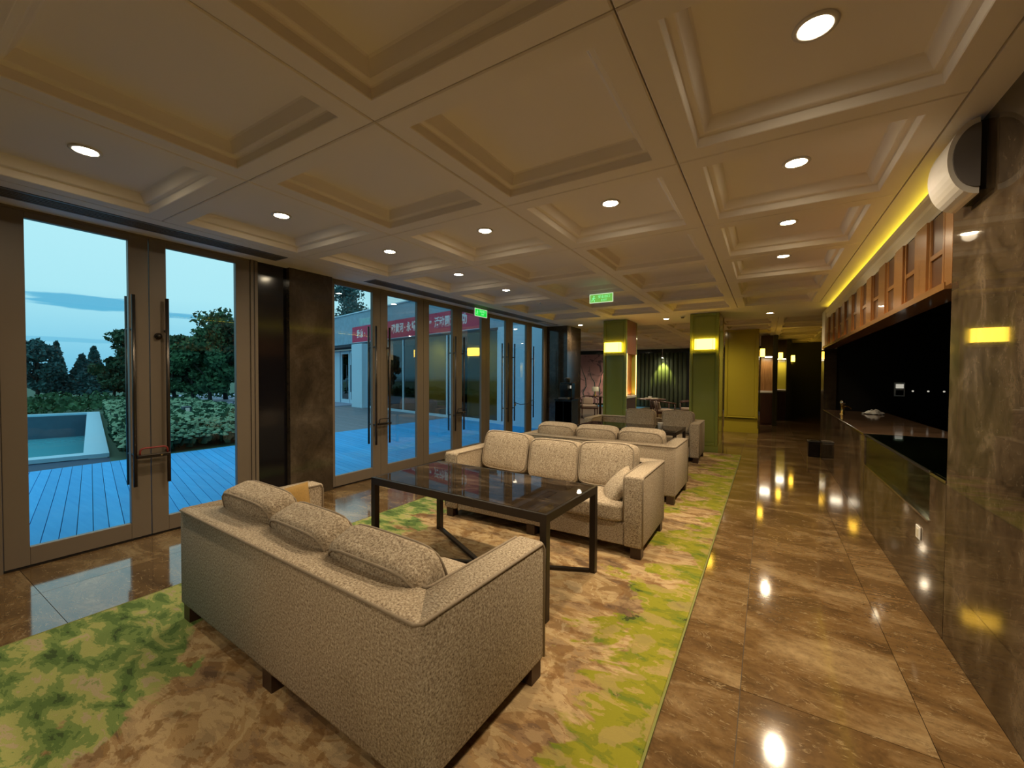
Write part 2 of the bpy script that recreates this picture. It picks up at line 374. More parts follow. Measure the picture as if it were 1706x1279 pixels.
# ================================================================ ceiling
ceil = struct('ceiling', bx(-5.05, 3.5, -3.4, 10.45, ZC+.20, ZC+.34), 'ceiling')
def coffer_bm(wx, wy, flat=False):
    bm = B(); g = .003
    def ring(ix, z): return [bm.verts.new((sx*(wx/2-ix), sy*(wy/2-ix), z)) for sx, sy in ((-1, -1), (1, -1), (1, 1), (-1, 1))]
    prof = [(g, .05), (g, .006), (g+.006, 0), (.118, 0), (.122, .004), (.128, .045), (.134, .050), (.160, .050), (.166, .054), (.196, .108), (.205, .115)]
    R = [ring(*p) for p in prof]
    for a, b in zip(R, R[1:]):
        for k in range(4): bm.faces.new((a[k], a[(k+1) % 4], b[(k+1) % 4], b[k]))
    bm.faces.new(R[-1]); return bm
CX = [(-4.262, -2.894), (-2.894, -1.6795), (-1.6795, -.465), (-.465, .75)]
CY = [(.2135+1.2035*k, .2135+1.2035*(k+1)) for k in range(-3, 7)]
cache = {}
for x0, x1 in CX:
    for y0, y1 in CY:
        key = round(x1-x0, 3); c = ((x0+x1)/2, (y0+y1)/2, ZC)
        if key not in cache: cache[key] = obj('coffer', coffer_bm(x1-x0, y1-y0), 'ceiling', ceil, loc=c)
        else: share('coffer', cache[key], ceil, c)
YE = CY[-1][1]
def panel(x0, x1, y0, y1): return obj('ceiling_panel', bx(x0+.003, x1-.003, y0+.003, y1-.003, ZC, ZC+.05), 'ceiling', ceil)
panel(-4.90, -4.64, -3.39, YE); panel(-4.40, -4.262, -3.39, YE)
for a, b in ((-3.39, -.8), (2.55, 3.72), (9.35, YE)):
    if b > a: panel(-4.64, -4.40, a, b)
panel(.75, 1.0, -3.39, YE)
panel(-4.90, 1.0, YE, 10.40)
obj('ceiling_panel', bx(1.0, 1.12, -3.39, 10.40, ZC, ZC+.05), 'ceiling', ceil)
# lounge ceiling
roof = sempty('ceiling_lounge')
roof.name = 'ceiling_2'
LC = [(-9.4+1.2*k, -8.2+1.2*k) for k in range(9)]; LY = [(10.40+1.2*k, 11.6+1.2*k) for k in range(8)]
k0 = None
for i, (x0, x1) in enumerate(LC):
    for j, (y0, y1) in enumerate(LY):
        if (y0+y1)/2 < 12.327-.2292*((x0+x1)/2+13.571)+1.2 and x0 < -5.0: continue
        c = ((x0+x1)/2, (y0+y1)/2, ZC)
        if k0 is None: k0 = obj('coffer', coffer_bm(1.2, 1.2), 'ceiling', roof, loc=c)
        else: share('coffer', k0, roof, c)
obj('ceiling_panel', prism(B(), [(-24, 15.0), (-13.571, 12.60), (-5.0, 10.65), (3.4, 10.45), (3.4, 20.6), (-24, 20.6)], ZC+.18, ZC+.34), 'ceiling', roof)
obj('ceiling_panel', bx(1.405, 3.4, 10.4, 20.5, ZC, ZC+.06), 'ceiling', roof)
obj('ceiling_panel', prism(B(), [(-23.8, 15.0), (-13.571, 12.70), (-9.4, 11.75), (-9.4, 20.5), (-23.8, 20.5)], ZC, ZC+.06), 'ceiling', roof)

# downlights
def downlight(x, y, z, label, watts=None, group=None):
    d = thing('downlight', label, 'downlight', (x, y, z), 0, group)
    obj('trim_ring', lathe(B(), [(.075, 0.0), (.078, -.006), (.060, -.010), (.054, -.004), (.054, 0.012)]), 'white', d, True)
    obj('lens', lathe(B(), [(.054, -.003), (.045, -.008), (.02, -.011), (0, -.012)]), 'lamp_dl', d, True)
    L = bpy.data.lights.new('downlight_lamp', 'SPOT'); L.energy = watts or DOWNLIGHT_W; L.color = (1, .80, .54); L.spot_size = 2.75; L.spot_blend = 1.0; L.shadow_soft_size = .05
    lo = bpy.data.objects.new('downlight_lamp', L); link(lo, d); lo.location = (0, 0, -.03)
    return d
ORD = ['first', 'second', 'third', 'fourth', 'fifth', 'sixth']
ZT = ZC+.115
xc = [(a+b)/2 for a, b in CX]; yc = [(a+b)/2 for a, b in CY]
for k in range(5): downlight(xc[0], yc[3+k], ZT, 'lit recessed downlight, %s from the camera in the coffer row along the glass doors' % ORD[k], 46)
for k in range(4): downlight(xc[3], yc[4+k], ZT, 'lit recessed downlight, %s from the camera in the coffer row along the bar wall' % ORD[k])
downlight(xc[1], yc[5], ZT, 'lit recessed downlight over the coffee table, one coffer in from the glass door row')
downlight(xc[2], yc[5], ZT, 'lit recessed downlight in the coffer over the rug edge, next to the bar wall row')
for yk in (0, 1, 2):
    downlight(xc[3], yc[yk], ZT, 'lit recessed downlight behind the camera by the bar wall, number %s of three' % ORD[yk], 95)
downlight(xc[1], yc[1], ZT, 'lit recessed downlight behind the camera over the rug', 80)
downlight(-3.93, 9.61, ZC, 'flush downlight in the flat ceiling by the black cabinet and dark pier', 75)
downlight(-1.89, 9.52, ZC, 'flush downlight in the flat ceiling between the two green columns', 85)
downlight(.04, 9.63, ZC, 'flush downlight in the flat ceiling to the right of the green column, toward the bar', 75)
for x, y, e, l in ((-4.3, 14.0, 150, 'over the lounge chairs behind the niche column'), (-4.9, 16.0, 150, 'in mid lounge behind the niche column'), (-5.5, 18.0, 200, 'at the lounge end behind the niche column'), (-1.6, 14.0, 130, 'over the lounge chairs behind the aisle column'), (-2.1, 18.0, 260, 'at the lounge end behind the aisle column'), (-8.4, 17.6, 300, 'over the far lounge corner by the pink mural'), (-4.95, 11.8, 120, 'behind the dark pier, past the black cabinet'), (-1.05, 11.55, 95, 'hidden close behind the aisle column')):
    downlight(x, y, ZC-.0, 'added unseen fill downlight ' + l, e)  # fill lamps added out of sight behind columns and pier to brighten the lounge
sd = thing('smoke_detector', 'small round smoke detector on the flat ceiling left of the green column', 'smoke detector', (-1.52, 9.3, ZC))
obj('base', lathe(B(), [(.055, 0), (.055, -.015), (0, -.016)]), 'white', sd, True); obj('sensor_cap', lathe(B(), [(.035, -.015), (.03, -.04), (0, -.042)]), 'vent', sd, True)
sp = thing('sprinkler', 'tiny sprinkler head in the coffer row beside the doors', 'sprinkler', (-3.58, 6.83, ZT))
obj('stem', cyl(B(), (0, 0, -.04), .012, .045), 'chrome', sp, True); obj('deflector', cyl(B(), (0, 0, -.045), .03, .005), 'chrome', sp, True)
# linear vents
def vent(y0, y1, label):
    v = thing('air_vent', label, 'vent', (-4.52, (y0+y1)/2, ZC)); L = (y1-y0)/2
    bm = B(); box(bm, -.118, -.095, -L, L, -.004, .02); box(bm, .095, .118, -L, L, -.004, .02); box(bm, -.095, .095, -L, -L+.02, -.004, .02); box(bm, -.095, .095, L-.02, L, -.004, .02)
    obj('frame', bm, 'vent', v); obj('backing', bx(-.095, .095, -L+.02, L-.02, .02, .03), 'vent_black', v)
    for k in range(5):
        x = -.074+.037*k; obj('slat', bx(x-.007, x+.007, -L+.02, L-.02, .0, .012), 'vent', v)
vent(-.8, 2.55, 'long linear air vent over the left pair of glass doors'); vent(3.72, 9.35, 'long linear air vent over the far bank of glass doors')

# ================================================================ left wall
wl = sempty('wall_left')
obj('stone_panel', bx(XL-.12, XL+.02, -3.4, .60, 0, ZC), 'stone_dark', wl)
obj('stone_panel', bx(XL-.16, XL-.02, 2.45, 2.79, 0, ZC), 'black_gloss', wl)
obj('stone_panel', bx(XL-.12, XL+.045, 2.79, 3.355, 0, ZC), 'stone_dark', wl)
obj('stone_panel', bx(XL-.12, XL-.02, 3.355, 3.29, 0, ZC), 'stone_dark', wl)
obj('head_frame', bx(XL-.10, XL+.0, .60, 2.45, 2.735, ZC+.02), 'trim_grey', wl); obj('head_frame', bx(XL-.10, XL, 3.29, 9.56, 2.735, ZC+.02), 'trim_grey', wl)
for y in (2.378, 2.42): obj('door_jamb', bx(XL-.10, XL+.012, y, y+.032, 0, ZC), 'trim_grey', wl)
obj('door_jamb', bx(XL-.10, XL+.012, .575, .622, 0, ZC), 'trim_grey', wl); obj('door_jamb', bx(XL-.10, XL+.012, 3.357, 3.372, 0, ZC), 'trim_grey', wl)
obj('door_jamb', bx(XL-.10, XL+.012, 9.50, 9.56, 0, ZC), 'trim_grey', wl)
obj('threshold', bx(XL-.10, XL+.01, .60, 2.45, -.01, .012), 'metal_dark', wl); obj('threshold', bx(XL-.10, XL+.01, 3.29, 9.56, -.01, .012), 'metal_dark', wl)
obj('stone_panel', bx(XL-.12, -4.26, 9.57, 10.45, 0, ZC), 'stone_dark', wl)
def leaf(n, y0, y1, hside, g0, g1):
    d = sempty('door_%d' % n, (XL, 0, 0))
    zb, zt = .155, 2.685
    bm = B(); box(bm, -.05, 0, y0, g0, .015, 2.735, .003, 1); obj('stile', bm, 'trim_grey', d)
    obj('stile', box(B(), -.05, 0, g1, y1, .015, 2.735, .003, 1), 'trim_grey', d)
    obj('bottom_rail', box(B(), -.05, 0, g0, g1, .015, zb, .003, 1), 'trim_grey', d); obj('top_rail', box(B(), -.05, 0, g0, g1, zt, 2.735, .003, 1), 'trim_grey', d)
    obj('glass_pane', bx(-.03, -.022, g0-.006, g1+.006, zb-.006, zt+.006), 'glass', d)
    y = (g1+.014) if hside > 0 else (g0-.014)
    for sx, nm in ((.055, 'door_handle'), (-.105, 'door_handle')):
        yy = y if sx > 0 else y-.0
        h = obj(nm, cyl(B(), (sx, yy, .49), .015, 1.71, 12), 'handle', d, True)
        for z in (.78, 1.90):
            a, b = (0, sx) if sx > 0 else (sx, -.05)
            obj('standoff', cyl(B(), (a, yy, z), .011, b-a, 10, axis='x'), 'handle', h, True)
    return d
leaf(1, .626, 1.500, 1, .757, 1.360); leaf(2, 1.506, 2.376, -1, 1.632, 2.234)
gs = [3.42, 4.312, 5.205, 6.092, 6.995, 7.90, 8.78]
for i, g in enumerate(gs):
    y0 = 3.374 if i == 0 else gs[i]-.132; y1 = gs[i+1]-.136 if i < 6 else 9.50
    leaf(3+i, y0, y1, 1 if i in (0, 2, 4) else -1, g, g+.615)
# bolt plates and locks on the handles
def ulock(y, z, label, red=False):
    l = thing('door_lock', label, 'lock', (XL+.055, y, z))
    pts = [(.0, -.10, -.03)]+[(.0, -.10+.03*(1-math.cos(a)), .0+.03*math.sin(a)) for a in (0, .5, 1.0, 1.57)]+[(0, .07, .03)]+[(0, .07+.03*math.sin(a), .03-.03*(1-math.cos(a))) for a in (.5, 1.0, 1.57)]+[(0, .10, -.03)]
    obj('shackle', tube(B(), [(p[0]+.025, p[1], p[2]) for p in pts], .008, 8), 'red_plastic' if red else 'metal_dark', l, True)
    obj('lock_body', box(B(), .008, .042, -.12, .12, -.06, -.028, .006), 'metal_dark', l)
    obj('keyhole', cyl(B(), (.042, .05, -.044), .008, .004, 10, axis='x'), 'chrome', l)
ulock(1.50, .80, 'red and black U-lock joining the handles of the left pair of glass doors', True)
ulock(4.18, .83, 'dark U-lock on the handles of the first pair in the far door bank')
ulock(5.965, .86, 'dark U-lock on the handles of the middle pair in the far door bank')
ch = thing('door_chain', 'thin chain slung between the handles of the last glass doors', 'chain', (XL+.06, 8.3, .9))
obj('links', tube(B(), [(.02, -.44, .0), (.03, -.2, -.06), (.03, .1, -.06), (.02, .44, .03)], .008, 6), 'metal_dark', ch, True); obj('padlock', box(B(), .015, .04, -.47, -.42, -.08, -.02, .004), 'brass', ch)
knb = thing('door_knob_latch', 'small round dark latch knob on the left pair of glass doors', 'latch', (XL, 1.565, 1.85))
obj('rose', cyl(B(), (0, 0, 0), .03, .012, 16, axis='x'), 'metal_dark', knb, True); obj('knob', cyl(B(), (.012, 0, 0), .02, .03, 16, axis='x'), 'metal_dark', knb, True)

# exit signs
def exit_sign(loc, rz, label, face, W=.37, Hh=.135):
    e = thing('exit_sign', label, 'exit sign', loc, rz)
    obj('housing', bx(-W/2, W/2, .0, .03, -Hh, 0), 'white', e)
    obj('lit_face', bx(-W/2+.008, W/2-.008, -.004, 0, -Hh+.008, -.008), face, e)
    bm = B()
    for a in ((-W/2, W/2, -Hh, -Hh+.008), (-W/2, W/2, -.008, 0), (-W/2, -W/2+.008, -Hh, 0), (W/2-.008, W/2, -Hh, 0)): box(bm, a[0], a[1], -.006, 0, a[2], a[3])
    obj('border', bm, 'exit_white', e)
    text('安全出口', .048, 'exit_glyph', e, (.045, -.006, -.048), (PI/2, 0, 0), 1.0); text('EXIT', .042, 'exit_glyph', e, (.045, -.006, -.100), (PI/2, 0, 0), 1.1)
    bm = B(); cyl(bm, (-.115, -.006, -.035), .011, .002, 12, axis='y')
    for p in ([(-.115, -.006, -.05), (-.125, -.006, -.078)], [(-.125, -.006, -.078), (-.105, -.006, -.098), (-.112, -.006, -.118)], [(-.125, -.006, -.078), (-.145, -.006, -.09), (-.15, -.006, -.11)], [(-.115, -.006, -.052), (-.095, -.006, -.07)], [(-.117, -.006, -.052), (-.14, -.006, -.066)]): tube(bm, p, .006, 6)
    obj('running_figure', bm, 'exit_glyph', e)
    obj('hanger', cyl(B(), (0, .015, -.005), .008, .03, 8), 'white', e)
exit_sign((-4.6, 6.355, ZC-.012), PI/2, 'bright green exit sign hung in front of the far bank of glass doors', 'exit_green', .39, .145)
exit_sign((-2.16, 6.10, ZC-.005), 0.0, 'lime green exit sign hung from the ceiling grid over the sofas', 'exit_lime')

# ================================================================ right wall: pilaster, header, bar
wr = sempty('wall_right')
for y0, y1 in ((-3.4, -1.6), (-1.6, .4), (.4, 2.3), (2.3, 3.285)): obj('stone_panel', bx(XR, XR+.25, y0+.001, y1-.001, 0, ZC), 'stone_wall', wr)
bar = sempty('wall_bar'); bar.name = 'wall_right_2'
obj('back_panel', bx(3.2, 3.3, 3.0, 20.6, 0, ZC), 'black', bar); obj('side_panel', bx(XR+.25, 3.2, 3.0, 3.27, 0, ZC), 'black', bar)
obj('side_panel', bx(1.0, 3.2, 9.55, 9.70, 0, ZC), 'black', bar); obj('ceiling_board', bx(XR+.14, 3.2, 3.28, 9.55, 2.5, 2.56), 'black', bar)
obj('end_pier', bx(XR, 1.06, 9.28, 9.70, 0, 2.0), 'stone_dark', bar); obj('end_pier', bx(XR, 1.06, 9.28, 9.70, 2.0, 2.70), 'cream', bar)
obj('side_panel', bx(-3.4, 3.3, -3.5, -3.4, 0, ZC+.2), 'stone_wall', None)['kind'] = 'structure'; bpy.data.objects['side_panel.002'].name = 'wall_back'
# cornice with led cove
cor = sempty('trim_1')
bm = B(); prof = [(.90, 2.515), (.93, 2.515), (.915, 2.56), (.895, 2.60), (.90, 2.64), (.88, 2.665), (.88, 2.695), (1.02, 2.695), (1.02, 2.515)]
a = [bm.verts.new((x, 3.29, z)) for x, z in prof]; b = [bm.verts.new((x, 9.28, z)) for x, z in prof]; n = len(prof)
bm.faces.new(a); bm.faces.new(b[::-1])
for i in range(n): bm.faces.new((a[i], b[i], b[(i+1) % n], a[(i+1) % n]))
obj('cornice_moulding', bm, 'cream', cor)
led = thing('cove_light', 'long glowing yellow LED strip in the ceiling cove above the bar header', 'light strip', (0, 0, 0))
obj('led_tape', bx(.955, .975, 3.30, 9.27, 2.70, 2.712), 'lamp_led', led); obj('channel', bx(.945, .985, 3.30, 9.27, 2.695, 2.70), 'white', led)
# header boards
hd = thing('bar_header', 'amber wooden header over the bar opening with tall framed panels', 'header', (XR, 0, 2.02))
obj('backing', bx(.03, .13, 3.29, 9.27, 0, .495), 'header_dark', hd)
k = 0; y = 3.41
obj('board', bx(.0, .03, 3.29, 3.41, .012, .49), 'header_wood', hd)
sb = sp_ = None
while y < 9.2:
    y1 = min(y+.56, 9.27)
    if y+.34 < 9.27:
        fr = B()
        box(fr, .012, .03, y+.055, y+.085, .012, .49); box(fr, .012, .03, y+.30, y+.33, .012, .49); box(fr, .012, .03, y+.085, y+.30, .225, .255)
        obj('panel_frame', fr, 'header_wood', hd)
        obj('panel', bx(.022, .03, y+.085, y+.30, .255, .49), 'header_dark', hd); obj('panel', bx(.022, .03, y+.085, y+.30, .012, .225), 'header_dark', hd)
        obj('board', bx(0, .03, y+.335, y1-.0, .012, .49), 'header_wood', hd)
    y += .56
obj('bottom_rail', bx(-.03, .14, 3.29, 9.27, -.02, .0), 'header_wood', hd); obj('lip', bx(-.03, -.024, 3.29, 9.27, .0, .02), 'header_wood', hd)
hl = thing('header_light', 'amber LED strip hidden behind the lip under the wooden bar header', 'light strip', (XR, 0, 2.02))
obj('led_tape', bx(-.02, -.006, 3.4, 9.2, .0, .006), 'lamp_led2', hl)
# counter
ct = thing('bar_counter', 'long brown marble bar counter with a polished top and dark stone front', 'counter', (XR, 0, 0))
ys = [5.60, 6.52, 7.44, 8.36, 9.27]
for a, b in zip(ys, ys[1:]): obj('front_slab', bx(0, .03, a+.001, b-.001, 0, .885), 'stone_wall', ct)
obj('end_slab', bx(0.03, .78, 5.60, 5.63, 0, .885), 'stone_wall', ct); obj('end_slab', bx(.03, .78, 9.25, 9.275, 0, .885), 'stone_wall', ct)
obj('countertop', bx(-.006, .80, 5.59, 9.275, .885, .912, .003, 1), 'counter_top', ct)
obj('edge_trim', bx(-.010, -.006, 5.59, 9.275, .900, .912), 'chrome', ct); obj('edge_trim', bx(-.01, .80, 5.584, 5.59, .900, .912), 'chrome', ct)
dc = thing('display_case', 'glass display case built into the near end of the bar counter', 'display case', (XR, 0, 0))
for a, b in ((3.29, 4.45), (4.45, 5.58)): obj('front_slab', bx(0, .03, a+.001, b-.001, 0, .595), 'stone_wall', dc)
obj('end_post', bx(0, .03, 3.29, 3.56, .595, .905), 'stone_wall', dc); obj('shelf', bx(.03, .80, 3.29, 5.58, .56, .59), 'counter_top', dc)
obj('front_glass', bx(.010, .018, 3.56, 5.58, .605, .895), 'glass_green', dc); obj('top_glass', bx(.012, .80, 3.29, 5.58, .900, .910), 'glass_green', dc)
obj('back_glass', bx(.78, .79, 3.29, 5.58, .59, .90), 'glass_green', dc)
obj('sill_trim', bx(-.008, .012, 3.56, 5.58, .594, .606), 'chrome', dc); obj('sill_trim', bx(.03, .045, 3.56, 5.58, .59, .60), 'chrome', dc); obj('top_trim', bx(.0, .03, 3.29, 5.58, .893, .900), 'metal_dark', dc); obj('top_trim', bx(-.004, .012, 3.29, 3.56, .895, .912), 'chrome', dc)
for zt in (.25,): obj('inner_shelf', bx(.30, .74, 3.4, 5.5, .70, .708), 'glass_green', dc)
sk = thing('wall_socket', 'small pale socket plate on the stone front under the display case', 'socket', (XR, 3.75, .47))
obj('plate', bx(-.008, 0, -.043, .043, -.043, .043, .003, 1), 'white', sk); obj('rocker', bx(-.011, -.008, -.02, .02, -.025, .025), 'cream', sk)
cb = thing('back_counter', 'dark back counter inside the unlit bar', 'counter', (2.45, 0, 0))
obj('carcass', bx(.05, .74, 3.4, 9.4, 0, .86), 'black', cb); obj('worktop', bx(0, .74, 3.4, 9.4, .86, .90), 'black_gloss', cb)
tp = thing('bar_tap', 'small brass tap with a round chrome knob on the far end of the bar counter', 'tap', (1.03, 8.28, .912))
obj('column', lathe(B(), [(.035, 0), (.035, .012), (.022, .02), (.022, .14), (.03, .145), (.0, .15)]), 'brass', tp, True); obj('knob', lathe(B(), [(.0, .145), (.03, .16), (.038, .185), (.03, .21), (0, .222)]), 'chrome', tp, True)
obj('spout', tube(B(), [(0, 0, .12), (.06, .02, .13), (.1, .03, .11), (.11, .03, .08)], .01, 8), 'brass', tp, True)
cl = thing('folded_cloth', 'crumpled white cloth lying on the bar counter behind the tap', 'cloth', (1.45, 8.55, .912))
bm = B(); bmesh.ops.create_grid(bm, x_segments=18, y_segments=14, size=1); rnd = random.Random(5); nz = [[rnd.random() for _ in range(40)] for _ in range(40)]
for i, v in enumerate(bm.verts):
    x, y = v.co.x, v.co.y; r2 = x*x*.9+y*y; a_ = math.atan2(y, x)
    v.co = (x*.11*(1+.25*math.sin(a_*3+1)), y*.085*(1+.3*math.sin(a_*4)), .006+max(0, 1-r2)**1.3*.05+.03*max(0, 1-.5*r2)*abs(math.sin(x*4.2+y*2.1)*math.cos(y*5-x*1.7))+.006*nz[i % 40][i//40 % 40])
ext = bmesh.ops.extrude_face_region(bm, geom=bm.faces[:]); 
for v in [g for g in ext['geom'] if isinstance(g, bmesh.types.BMVert)]: v.co.z -= .004
obj('fabric', bm, 'white', cl, True)
pn = thing('control_panel', 'small lit control panel on the dark back wall of the bar', 'control panel', (3.19, 15.3, 1.24))
pn.location = (1.95, 9.55, 1.29)
obj('plate', bx(-.07, .07, -.02, 0, -.12, .12, .005, 1), 'white', pn); obj('screen', bx(-.05, .05, -.023, -.02, -.10, -.01), 'black_gloss', pn); obj('indicator', bx(-.05, .05, -.023, -.02, .02, .09), 'lamp_dim', pn)
for k in range(6):
    q = thing('panel_switch', 'tiny glinting switch on the dark bar wall, %s in the row from the control panel' % ORD[k], 'switch', (2.12+.19*k, 9.55, 1.265), 0, 'switches along the bar wall')
    obj('button', cyl(B(), (0, -.01, 0), .014, .01, 10, axis='y'), 'lamp_dim', q)
# insect trap on the pilaster
tr = thing('insect_trap', 'white half-round wall-mounted insect trap high on the marble pilaster', 'insect trap', (XR, 2.86, 2.56))
def halfdisc(bm, R, y0, y1, x_in, n=20):
    pts = [(-x_in-(R*1.0)*math.sin(PI*k/n)*.62, R*math.cos(PI*k/n)) for k in range(n+1)]
    a = [bm.verts.new((x, y0, z)) for x, z in pts]; b = [bm.verts.new((x, y1, z)) for x, z in pts]
    bm.faces.new(a); bm.faces.new(b[::-1])
    for i in range(n): bm.faces.new((a[i], b[i], b[i+1], a[i+1]))
    bm.faces.new((a[n], b[n], b[0], a[0])); return bm
obj('back_box', bx(-.03, 0, .02, .27, -.16, .17), 'black', tr); obj('shell', halfdisc(B(), .18, .0, .29, .03), 'white', tr)
obj('end_cap', halfdisc(B(), .15, -.012, .0, .03), 'vent', tr); obj('indicator', cyl(B(), (-.075, .10, -.160), .008, .012, 10), 'black', tr)

# ================================================================ columns
def sconce(loc, rz, label, wd=.36, hh=.215):
    s = thing('wall_sconce', label, 'wall lamp', loc, rz)
    obj('back_plate', bx(-wd/2+.06, wd/2-.06, -.012, 0, -.07, .07), 'brass', s)
    obj('lamp_shade', box(B(), -wd/2, wd/2, -.125, -.02, -hh/2, hh/2, .006, 1), 'lamp_sc', s)
    bm = B()
    for z in (-hh/2-.004, hh/2-.002): box(bm, -wd/2-.003, wd/2+.003, -.128, -.017, z, z+.006)
    for x in (-wd*.42, wd*.42): box(bm, x-.003, x+.003, -.1285, -.125, -hh/2, hh/2)
    obj('frame', bm, 'brass', s)
    for x in (-.08, .08): obj('bracket', bx(x-.01, x+.01, -.021, -.011, -.02, .02), 'brass', s)
    return s
def lacquer_panel(p, x0, x1, y, z0, z1, mat, nm='front_panel', b=.055):
    """raised frame round a recessed field on a face looking to -y"""
    bm = B(); box(bm, x0, x0+b, y-.03, y, z0, z1, .008, 1); box(bm, x1-b, x1, y-.03, y, z0, z1, .008, 1); box(bm, x0+b, x1-b, y-.03, y, z0, z0+b, .008, 1); box(bm, x0+b, x1-b, y-.03, y, z1-b, z1, .008, 1)
    bm2 = B(); box(bm2, x0+b+.02, x1-b-.02, y-.005, y, z0+b+.02, z1-b-.02, .004, 1)
    obj('panel_frame', bm, mat, p); obj(nm, bm2, mat, p)
c1 = thing('column', 'green lacquered column with a lit orange wooden niche in its right side', 'column', (-2.915, 9.17, 0))
obj('core', bx(-.265, .15, .0, .85, .0, ZC), 'green', c1); lacquer_panel(c1, -.265, .265, 0.0, .12, 2.0, 'green'); lacquer_panel(c1, -.265, .265, 0, 2.0, ZC-.002, 'green')
obj('front_slab', bx(.15, .265, 0, .03, 0, ZC), 'green', c1); obj('rear_slab', bx(.15, .265, .80, .85, 0, ZC), 'green', c1)
obj('upper_panel', bx(.15, .262, .03, .80, 2.0, ZC), 'niche_wood', c1); obj('niche_back', bx(.15, .156, .03, .80, 1.05, 2.0), 'niche_wood', c1)
obj('niche_shelf', bx(.15, .275, .03, .80, 1.0, 1.05), 'white', c1); obj('lower_panel', bx(.15, .258, .03, .80, 0, 1.0), 'chair_wood', c1)
ns = B(); box(ns, .255, .268, .03, .038, 1.05, 2.0); box(ns, .255, .268, .792, .80, 1.05, 2.0); obj('light_strip', ns, 'lamp_led2', c1)
L = bpy.data.lights.new('niche_lamp', 'AREA'); L.shape = 'RECTANGLE'; L.size = .7; L.size_y = .05; L.energy = 3; L.color = (1, .45, .12)
lo = bpy.data.objects.new('niche_lamp', L); link(lo, c1); lo.location = (.22, .42, 1.07); lo.rotation_euler = (PI, 0, PI/2)
obj('plinth', bx(-.272, .272, -.02, .86, 0, .12), 'green', c1)
c2 = thing('column', 'green lacquered column standing at the right end of the far sofa', 'column', (-1.065, 9.05, 0))
obj('core', bx(-.265, .262, 0, 1.0, 0, ZC), 'green', c2); lacquer_panel(c2, -.265, .265, 0, .12, 2.0, 'green'); lacquer_panel(c2, -.265, .265, 0, 2.0, ZC-.002, 'green')
obj('plinth', bx(-.272, .272, -.02, 1.01, 0, .12), 'green', c2)
obj('side_trim', bx(.262, .272, .05, .07, .12, ZC), 'brass', c2); obj('side_trim', bx(.262, .272, .93, .95, .12, ZC), 'brass', c2)
sconce((-2.93, 9.14, 2.135), 0, 'glowing yellow box sconce on the green column with the wooden niche')
sconce((-1.045, 9.02, 2.13), 0, 'glowing yellow box sconce on the green column beside the aisle')
g3 = thing('partition', 'olive lacquered partition wall standing behind the green column, a sconce on its end', 'partition', (-.575, 12.70, 0))
obj('core', bx(-.40, .39, 0, 1.6, 0, ZC), 'olive', g3); lacquer_panel(g3, -.40, .40, 0, .35, ZC-.002, 'olive', b=.07); obj('plinth', bx(-.41, .41, -.02, 1.6, 0, .12), 'olive', g3)
obj('dado_rail', bx(-.40, .40, -.03, -.012, .35, .39), 'olive', g3)
sconce((-.17, 13.0, 2.13), PI/2, 'small glowing sconce on the end of the olive partition')
def niche(x0, x1, y, lab, back, col):
    n = thing('niche_cabinet', lab, 'cabinet', ((x0+x1)/2, y, 0)); h = (x1-x0)/2
    obj('cabinet_body', bx(-h, h, 0, .45, 0, 1.0), 'chair_wood', n); obj('cabinet_door', bx(-h+.01, -.003, -.018, 0, .08, .97), 'chair_wood', n); obj('cabinet_door', bx(.003, h-.01, -.018, 0, .08, .97), 'chair_wood', n)
    obj('worktop', bx(-h, h, -.03, .45, 1.0, 1.05), 'white', n); obj('back_panel', bx(-h, h, .40, .45, 1.05, 2.12), back, n); obj('upper_panel', bx(-h, h, .0, .45, 2.12, ZC), 'chair_wood', n)
    obj('light_strip', bx(-h+.02, h-.02, .02, .10, 2.09, 2.118), 'lamp_white', n)
    L = bpy.data.lights.new('strip_lamp', 'AREA'); L.size = .25; L.energy = 5; L.color = (1, .85, .6); lo = bpy.data.objects.new('strip_lamp', L); link(lo, n); lo.location = (0, .12, 2.05)
niche(-.16, .16, 14.9, 'dark niche cabinet with white worktop and amber back, nearer of two beyond the partition', 'header_wood', 0)
niche(.29, .57, 16.9, 'dark niche cabinet with white worktop and olive back, farther of two beyond the partition', 'olive', 0)
for i, (x0, x1, y, l) in enumerate(((.165, .285, 14.85, 'nearer'), (.575, .70, 16.85, 'farther'))):
    p = thing('partition_post', 'slim green lacquered post holding a sconce, %s of two past the olive partition' % l, 'post', ((x0+x1)/2, y, 0)); h = (x1-x0)/2
    obj('core', bx(-h, h, 0, 2.0, 0, ZC), 'green_dark', p); obj('edge_trim', bx(-h-.002, -h+.03, -.012, 0, 0, ZC), 'green_dark', p)
sconce((.29, 15.3, 2.13), PI/2, 'small glowing sconce on the slim post between the two niche cabinets'); sconce((.705, 17.5, 2.13), PI/2, 'small glowing sconce on the last slim post before the dark wall')
# far walls
we = struct('wall_end', bx(.4, 3.2, 18.6, 18.75, 0, ZC), 'green_dark')
wf = struct('wall_far', bx(-24, .4, 20.5, 20.7, 0, ZC+.2), 'green_dark')
for i, x in enumerate((1.32,)): obj('wall_strip', bx(x, x+.025, 18.585, 18.6, 0, ZC), 'green_dark', we)
struct('wall_side', bx(-24.2, -24, 14.9, 20.7, 0, ZC+.2), 'black')

